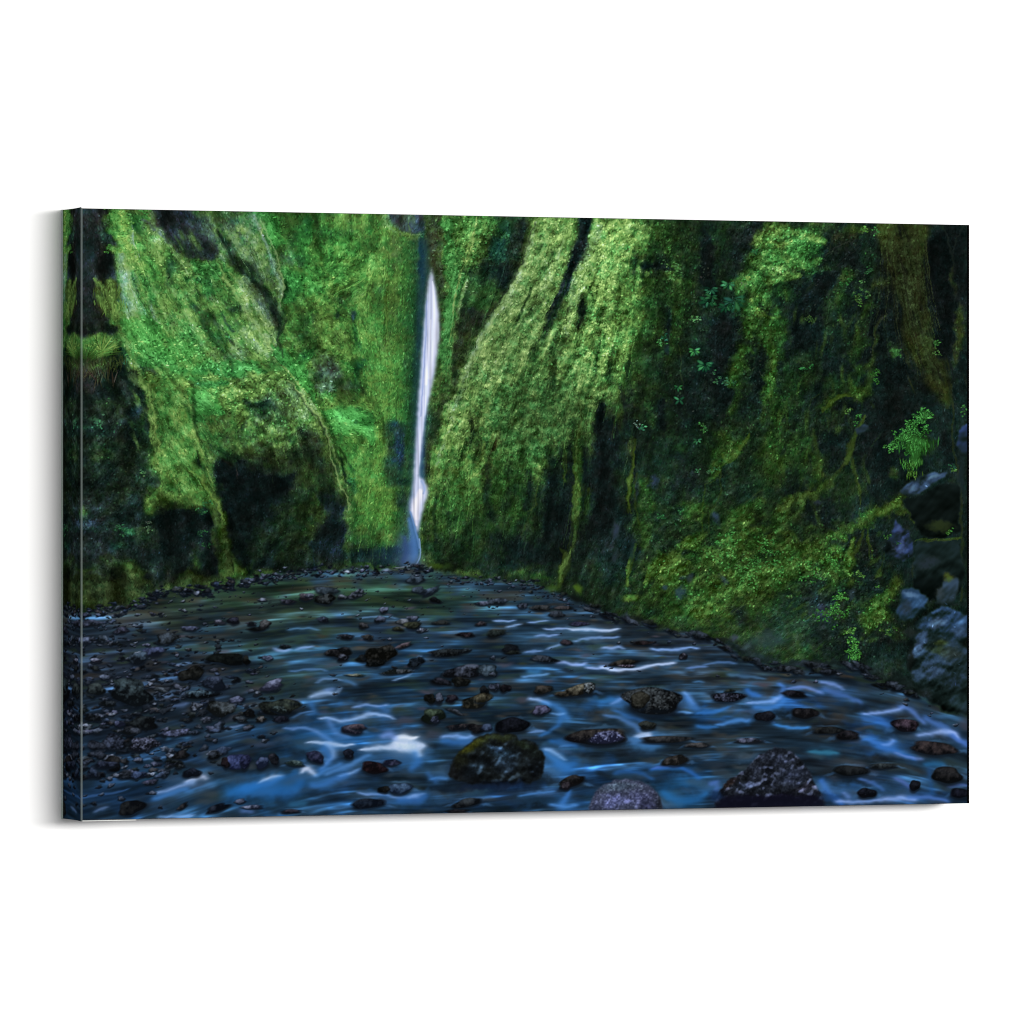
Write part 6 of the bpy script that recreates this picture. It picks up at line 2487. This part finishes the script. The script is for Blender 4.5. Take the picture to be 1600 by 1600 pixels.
    blobs(riv, '''
2468ac .34 520 1150 100 34
2c74b8 .34 620 1182 60 22
1f6cb4 .34 430 1232 100 22 -8
2c6cae .34 872 1190 46 24
3474b4 .32 1005 1160 44 16
1c64a4 .34 1070 1228 56 20
2c6cb4 .30 1205 1106 70 16
2c64ac .32 1385 1165 64 18
3468ac .30 1450 1146 46 14
2860a4 .30 1350 1236 80 14
2464a8 .30 640 1246 80 12
2c68a4 .26 940 1105 60 14
24609c .26 860 1250 60 10
34688c .22 900 1000 90 14
2c5c84 .22 500 1050 90 24
2a5c84 .2 280 1215 80 18
''', 4)
    # stones just showing through the water, smaller and flatter with distance
    r = np.random.RandomState(17)
    ln = []
    pal = ('4c566c 202a34', '585c70 2a303c', '3c4c68 1c2834', '6c7890 343c48', '3c4438 1c241c', '4c4038 241f1c', '2c343c 161c24', '5c5c80 2c3048', '505c60 242c2c', '8890a0 3c4048', '1f2428 101418', '1c2430 0e141c', '34507c 1c2c48', '2a3440 141a22')
    for k in range(6000):
        x = r.uniform(120, 1500); y = 886+(1262-886)*r.rand()**1.1
        lim = np.interp(x, [p[0] for p in BANK], [p[1] for p in BANK])
        if y < lim+1: continue
        w_ = 150+190*np.clip(1-abs(y-1080)/170, 0, 1)
        dleft = np.clip(1.25-(x-128)/w_, 0, 1)*(y > 935)*(1 if y < 1215 else .25)
        dfar = np.exp(-((y-lim-8)/11)**2)*(1 if x < 860 else .3)
        dtop = .5*np.exp(-((y-935)/26)**2)*(300 < x)*(x < 860)
        p = max(dleft, dfar, dtop, .05*(y < 1060))
        if r.rand() > p: continue
        big = dleft > .3
        s = (.9+(6.0 if big else 3.4)*np.clip((y-886)/300, 0, 1)**.8)*r.uniform(.45, 1.25)
        rx = s*r.uniform(.9, 1.7); ry = rx*r.uniform(.36, .65)
        ln.append((y, '%.1f %.1f %.1f %.1f %.0f %s %.2f' % (x, y, rx, ry, r.uniform(-22, 12), pal[r.randint(len(pal))], r.uniform(.15, .6))))
    ln.sort(key=lambda t: t[0])
    rocks(riv, '\n'.join(t[1] for t in ln), .3, 23, .8)
    wrap = []
    for t_ in RIVER_ROCKS_NEAR.strip().split('\n')+['776 1190 74 38 0 a b 0', '1200 1216 80 34 0 a b 0', '976 1250 58 24 0 a b 0']:
        v_ = [float(q) for q in t_.split()[:4]]
        if v_[2] < 15 or v_[1] < 1040: continue
        wrap.append('4c84c4 .40 %.0f %.0f %.1f %.1f 12' % (v_[0]+v_[2]*1.0, v_[1]+v_[3]*.35, v_[2]*.5, v_[3]*.35))
        wrap.append('3c74b4 .35 %.0f %.0f %.1f %.1f -14' % (v_[0]-v_[2]*1.0, v_[1]+v_[3]*.45, v_[2]*.5, v_[3]*.35))
        wrap.append('5c94d0 .25 %.0f %.0f %.1f %.1f' % (v_[0], v_[1]-v_[3]*.95, v_[2]*.8, v_[3]*.25))
    blobs(riv, '\n'.join(wrap), 2)
    rocks(riv, RIVER_ROCKS_FAR, .2)
    rocks(riv, RIVER_ROCKS_NEAR, .14)
    g = riv.mean(2, keepdims=True); riv[:] = g+(riv-g)*.90
    # the boulder, the speckled stone and the split stone in front
    def boulder(pts, base, soft=1.2):
        m, _ = polymask(np.array(nums(pts)).reshape(-1, 2), soft, .8, .8)
        riv[:] += (hexc(base)-riv)*m[..., None]
        return m
    blobs(riv, '0c1420 .9 775 1224 84 12\n10141c .8 975 1262 60 6\n0c0c18 .9 1200 1250 96 14\n0c1018 .6 720 1205 20 20', 2)
    RG = 1-np.abs(2*vnoise(9, 7, 301, .4)-1)*1.0; RG2 = 1-np.abs(2*vnoise(4.5, 4, 302, .9)-1)
    crack = (RG*.6+RG2*.4)                      # 0..1, high along thin ridges
    R1 = relief(14, raf*0+.3, 3, 83)[0]; R2 = relief(6, raf*0+1.2, 2, 84)[0]
    gl = np.clip(.25*R1+.5*R2+.5*crack-.55, 0, 1.6)*.7
    shp = (1+.12*R1+.14*R2)[..., None]
    m = boulder('703 1212 705 1196 712 1184 724 1170 740 1156 752 1149 770 1145 790 1146 806 1150 812 1157 830 1157 842 1166 849 1180 850 1200 846 1216 832 1223 800 1227 770 1228 740 1224 715 1220', '171c1e')
    t = riv.copy()
    blobs(t, '''
2c3216 .9 742 1164 34 9 -35
3a3c14 .8 736 1168 22 5 -40
2a3220 .9 780 1151 28 5
1f281c .8 820 1166 22 8 25
2c4458 .9 785 1174 24 10 15
44648a .8 776 1168 12 5 20
22303e .9 792 1190 24 18
2a3848 .6 790 1200 16 14
16181a .9 715 1205 14 16
1c1f14 .8 722 1190 12 10 -50
0e1216 .9 735 1210 16 14
0c1014 .9 760 1190 8 18 20
0d1116 .9 835 1205 14 18
161c1a .8 836 1180 12 10
0a0e14 .95 770 1225 60 6
1f2c38 .7 745 1198 10 14 -30
''', 2)
    t = t*.82*shp*(1+.20*SPK[..., None]*np.array([.5, .55, .6], np.float32))
    gm = density('782 1178 34 20 1\n748 1200 14 20 .6\n790 1212 30 12 .7\n834 1192 14 20 .6')
    t += (gl*gm)[..., None]*np.array([52, 72, 94], np.float32)
    riv += (np.clip(t, 5, 235)-riv)*m[..., None]
    m = boulder('918 1268 922 1250 930 1236 944 1226 962 1219 980 1217 1000 1221 1018 1232 1030 1246 1034 1262 1032 1270', '3a4056')
    t = riv.copy()
    blobs(t, '465668 .8 965 1231 34 10\n545c8c .8 960 1252 26 10\n4c5278 .8 1000 1248 22 10\n1f2234 .85 1012 1258 14 12\n1c2028 .9 1029 1255 7 18\n262c40 .7 928 1262 10 12', 2)
    t = t*(.6+.4*shp)*(1+.34*SPK[..., None]*np.array([.6, .58, .5], np.float32))
    t += (gl*density('965 1252 34 14 .8\n1000 1256 26 12 .7'))[..., None]*np.array([60, 62, 92], np.float32)
    riv += (np.clip(t, 8, 235)-riv)*m[..., None]
    m = boulder('1118 1250 1124 1236 1132 1226 1146 1214 1164 1202 1176 1190 1192 1178 1212 1169 1228 1169 1244 1178 1256 1192 1266 1208 1274 1226 1286 1244 1290 1256 1118 1262', '1f242e')
    t = riv.copy()
    blobs(t, '2c2220 .8 1142 1222 16 8 -35\n30384c .8 1218 1188 26 12\n343c50 .7 1180 1208 10 14\n2e364a .8 1240 1215 26 18\n283246 .8 1170 1228 16 8\n12161e .8 1200 1205 12 12\n10141c .9 1130 1240 12 8\n0c0b16 .97 1200 1250 90 9\n2e2e3c .7 1262 1232 16 8', 2)
    t = t*shp*(.85+.30*SPK[..., None]*np.array([.6, .58, .5], np.float32))
    t += (gl**.8*np.clip(vnoise(22, 16, 303)*1.5-.15, .15, 1))[..., None]*np.array([84, 92, 122], np.float32)
    riv += (np.clip(t, 5, 225)-riv)*m[..., None]
    poly(riv, '0e0f1c', '1122 1256 1132 1244 1150 1242 1200 1244 1270 1243 1284 1250 1290 1262 1118 1264', 2.5, .8, .4, .9)
    blobs(riv, '1c3c68 .6 1296 1248 16 8\n16305a .6 1118 1246 12 8\n10203c .5 776 1230 80 6', 2)
    # join along the bank
    bx = [tuple(p) for p in BANK]+[(1530, 1300), (110, 1300)]
    m, _ = polymask(np.array(bx, float), 1.5, 1.6, 1.8)
    # damp shade and small stones where the bank meets the water
    sh = blur(m, 9)*(1-m)
    img *= (1-.35*np.clip(sh*2.2, 0, 1))[..., None]
    img += (riv-img)*m[..., None]
    r = np.random.RandomState(29); ln = []
    bxs = np.array(BANK, float)
    for k in range(420):
        x = r.uniform(125, 960); y = np.interp(x, bxs[:, 0], bxs[:, 1])+r.randn()*5+2
        if 880 < x < 1330 and r.rand() < .62: continue
        s = r.uniform(1.3, 3.6)*(1.5 if x < 420 else 1)
        ln.append('%.1f %.1f %.1f %.1f %.0f %s %.2f' % (x, y, s*1.4, s*.75, r.uniform(-20, 20), pal[r.randint(len(pal))], .4))
    for k in range(60):
        x = r.uniform(880, 1440); y = np.interp(x, bxs[:, 0], bxs[:, 1])+r.randn()*3.5
        q_ = r.uniform(3, 13)
        ln.append('%.1f %.1f %.1f %.1f %.0f %s .3' % (x, y, q_*1.3, q_*.5, r.uniform(0, 30), ('2c3844 12181e', '343c40 14181a', '28321f 10140f', '3c4654 181c22')[r.randint(4)]))
    rocks(img, '\n'.join(ln), .3, 31, .85)
    blobs(img, 'c0d4ec .8 542 894 5 2\n8aa0c0 .7 604 890 8 3\n3f5c1c .6 682 886 12 5\n2c481c .5 700 884 8 6\n3c5c1c .6 862 920 10 8\n46641c .8 904 918 7 9', 1)
    # ---- overall: print softness, a little grain of the weave
    img = blur(img, 1)*.10+img*.90
    img = np.clip(img, 3, 252)
    e = np.minimum(np.minimum(XX, PW-1-XX)*0+99, 99)
    img = np.clip(img+.55*(img-blur(img, 1)), 3, 252)
    img[:, PW-4:] = 4                                    # dark printed margin at the right
    img[:1] *= .45; img[-1:] *= .3
    return img

# ================================================================ meshes
def srgb_lin(a):
    a = a/255.0
    return np.where(a <= .04045, a/12.92, ((a+.055)/1.055)**2.4)

def link(name, me, mat=None, parent=None):
    ob = bpy.data.objects.new(name, me)
    scene.collection.objects.link(ob)
    if mat: me.materials.append(mat)
    if parent: ob.parent = parent
    return ob

def grid_mesh(name, P, C=None):
    """P: (rows, cols, 3) points, C: (rows, cols, 3) linear colours"""
    h, w = P.shape[:2]
    me = bpy.data.meshes.new(name)
    me.vertices.add(h*w)
    me.vertices.foreach_set('co', P.reshape(-1).astype(np.float32))
    idx = np.arange(h*w).reshape(h, w)
    q = np.stack([idx[1:, :-1], idx[1:, 1:], idx[:-1, 1:], idx[:-1, :-1]], -1).reshape(-1)
    n = len(q)//4
    me.loops.add(n*4); me.polygons.add(n)
    me.loops.foreach_set('vertex_index', q.astype(np.int32))
    me.polygons.foreach_set('loop_start', np.arange(0, n*4, 4, dtype=np.int32))
    me.update(calc_edges=True)
    me.validate()
    if C is not None:
        at = me.color_attributes.new('print', 'FLOAT_COLOR', 'POINT')
        buf = np.ones((h*w, 4), np.float32); buf[:, :3] = C.reshape(-1, 3)
        at.data.foreach_set('color', buf.ravel())
    return me

def box_mesh(name, boxes, bevel=0):
    import bmesh
    bm = bmesh.new()
    for (x0, x1, y0, y1, z0, z1) in boxes:
        r = bmesh.ops.create_cube(bm, size=1)
        for v in r['verts']:
            v.co = ((x0+x1)/2+v.co.x*(x1-x0), (y0+y1)/2+v.co.y*(y1-y0), (z0+z1)/2+v.co.z*(z1-z0))
    if bevel:
        bmesh.ops.bevel(bm, geom=bm.edges[:], offset=bevel, segments=2, affect='EDGES')
    me = bpy.data.meshes.new(name); bm.to_mesh(me); bm.free()
    return me

def nodes_of(name):
    m = bpy.data.materials.new(name); m.use_nodes = True
    nt = m.node_tree
    return m, nt, nt.nodes['Principled BSDF']

def mat_print():
    m, nt, b = nodes_of('canvas_print')
    at = nt.nodes.new('ShaderNodeVertexColor'); at.layer_name = 'print'
    # cloth weave: two crossed thread waves give a faint surface relief
    tc = nt.nodes.new('ShaderNodeTexCoord')
    hs = []
    for d in ('X', 'Z'):
        w = nt.nodes.new('ShaderNodeTexWave'); w.wave_type = 'BANDS'; w.bands_direction = d
        w.inputs['Scale'].default_value = 260; w.inputs['Distortion'].default_value = .4
        w.inputs['Detail'].default_value = 1
        nt.links.new(tc.outputs['Object'], w.inputs['Vector']); hs.append(w)
    mx = nt.nodes.new('ShaderNodeMath'); mx.operation = 'ADD'
    nt.links.new(hs[0].outputs['Fac'], mx.inputs[0]); nt.links.new(hs[1].outputs['Fac'], mx.inputs[1])
    bp = nt.nodes.new('ShaderNodeBump'); bp.inputs['Strength'].default_value = .08; bp.inputs['Distance'].default_value = .0003
    nt.links.new(mx.outputs[0], bp.inputs['Height'])
    nt.links.new(bp.outputs[0], b.inputs['Normal'])
    nt.links.new(at.outputs['Color'], b.inputs['Base Color'])
    b.inputs['Roughness'].default_value = .9
    b.inputs['Specular IOR Level'].default_value = .0
    return m

def mat_plain(name, col, rough=.9, noise=0.0, scale=40):
    m, nt, b = nodes_of(name)
    n = nt.nodes.new('ShaderNodeTexNoise'); n.inputs['Scale'].default_value = scale; n.inputs['Detail'].default_value = 4
    r = nt.nodes.new('ShaderNodeValToRGB')
    r.color_ramp.elements[0].position = .3; r.color_ramp.elements[1].position = .7
    r.color_ramp.elements[0].color = tuple(c*(1-noise) for c in col)+(1,)
    r.color_ramp.elements[1].color = tuple(min(1, c*(1+noise)) for c in col)+(1,)
    tc = nt.nodes.new('ShaderNodeTexCoord')
    nt.links.new(tc.outputs['Object'], n.inputs['Vector'])
    nt.links.new(n.outputs['Fac'], r.inputs['Fac']); nt.links.new(r.outputs['Color'], b.inputs['Base Color'])
    b.inputs['Roughness'].default_value = rough
    b.inputs['Specular IOR Level'].default_value = .1
    return m

# ---------------------------------------------------------------- the wall
wall = link('wall', box_mesh('wall', [(-6, 7, CD+.0005, CD+.15, -3, 4)]), mat_plain('white_wall_paint', (.86, .86, .86), .95, .01, 6))
wall['kind'] = 'structure'

# ---------------------------------------------------------------- the stretched canvas print
root = bpy.data.objects.new('canvas_print', None)
scene.collection.objects.link(root)
root.location = (0, 0, 0)
root['label'] = 'landscape canvas print of a waterfall in a mossy gorge, hung on a white wall'
root['category'] = 'canvas print'

picture = paint_all()
pic = np.clip(srgb_lin(picture)/FRONT_E, 0, .95)
mp = mat_print()
s = np.linspace(0, CW, PW)[None, :]+np.zeros((PH, 1)); t = np.linspace(CH, 0, PH)[:, None]+np.zeros((1, PW))
front = link('printed_front', grid_mesh('printed_front', np.stack([s, s*0, t], -1), pic), mp, root)

# the picture goes on round the left side, mirrored at the fold
NS = 64
src = pic[:, 1:NS+1]
# columns run from the front edge back to the wall; the fold bulges a little at the top and bottom
f = np.linspace(0, 1, NS)
zz = np.linspace(1, 0, PH)[:, None]
bulge = np.exp(-f/.35)*.0013
Z = zz*(CH+2*bulge[None, :])-bulge[None, :]
X = np.full((PH, NS), -.0006); Yp = np.tile(f*CD, (PH, 1))
P = np.stack([X, Yp, Z], -1)[:, ::-1]
side = link('side_wrap', grid_mesh('side_wrap', P, src[:, ::-1]), mp, root)
side['label'] = 'left side of the canvas wrapped with the mirrored picture edge'

# top, bottom and right sides: darker wrapped cloth
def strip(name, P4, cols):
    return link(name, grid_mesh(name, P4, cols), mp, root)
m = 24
f2 = np.linspace(0, 1, m)[:, None]
xs = np.linspace(0, CW, PW)[None, :]
P = np.stack([xs+f2*0, (1-f2)*CD+xs*0, CH+xs*0+f2*0], -1)
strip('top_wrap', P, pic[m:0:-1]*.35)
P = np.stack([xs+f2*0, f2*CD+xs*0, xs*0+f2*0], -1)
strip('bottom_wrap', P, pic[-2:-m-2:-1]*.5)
zs = np.linspace(CH, 0, PH)[:, None]; f3 = np.linspace(0, 1, m)[None, :]
P = np.stack([CW+zs*0+f3*0, f3*CD+zs*0, zs+f3*0], -1)
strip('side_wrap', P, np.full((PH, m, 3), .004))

# the worn pale thread line along the folds, tinted by the print beside it
def crease(name, x0, x1, y0, y1, lift, gain):
    c = pic[:, 2:8].mean(1)
    k = np.ones(9)/9
    c = np.stack([np.convolve(np.pad(c[:, i], 4, mode='edge'), k, 'valid') for i in range(3)], -1)
    c = c*gain+np.array(lift)
    z = np.linspace(CH+.0002, -.0006, PH)
    prof = [(x0, y1), (x0, y0), ((x0+x1)/2, y0-.0003), (x1, y0), (x1, y1)]
    P = np.array([[(px, py, zz_) for px, py in prof] for zz_ in z])
    C = np.repeat(c[:, None, :], len(prof), 1)
    return link(name, grid_mesh(name, P, C), mp, root)
crease('fold_line', -.0011, .0004, -.0004, .0009, (.085, .10, .095), .9)
crease('hem_line', -.0016, -.0007, CD-.0028, CD-.0002, (.34, .40, .37), .8)
# pale raw edge under the lower left corner
link('raw_edge', box_mesh('raw_edge', [(.0006, .058, .0, .0012, -.0012, -.0005)]), mat_plain('raw_cotton', (.62, .62, .60), .95, .05, 200), root)

# the pine stretcher bars the cloth is pulled over
w = .035
bars = [(.002, CW-.002, .004, CD-.001, .002, w), (.002, CW-.002, .004, CD-.001, CH-w, CH-.002),
        (.002, w, .004, CD-.001, w+.001, CH-w-.001), (CW-w, CW-.002, .004, CD-.001, w+.001, CH-w-.001)]
pine = mat_plain('pine', (.52, .37, .22), .7, .12, 30)
for b_ in bars:
    link('stretcher_bar', box_mesh('stretcher_bar', [b_], .001), pine, root)
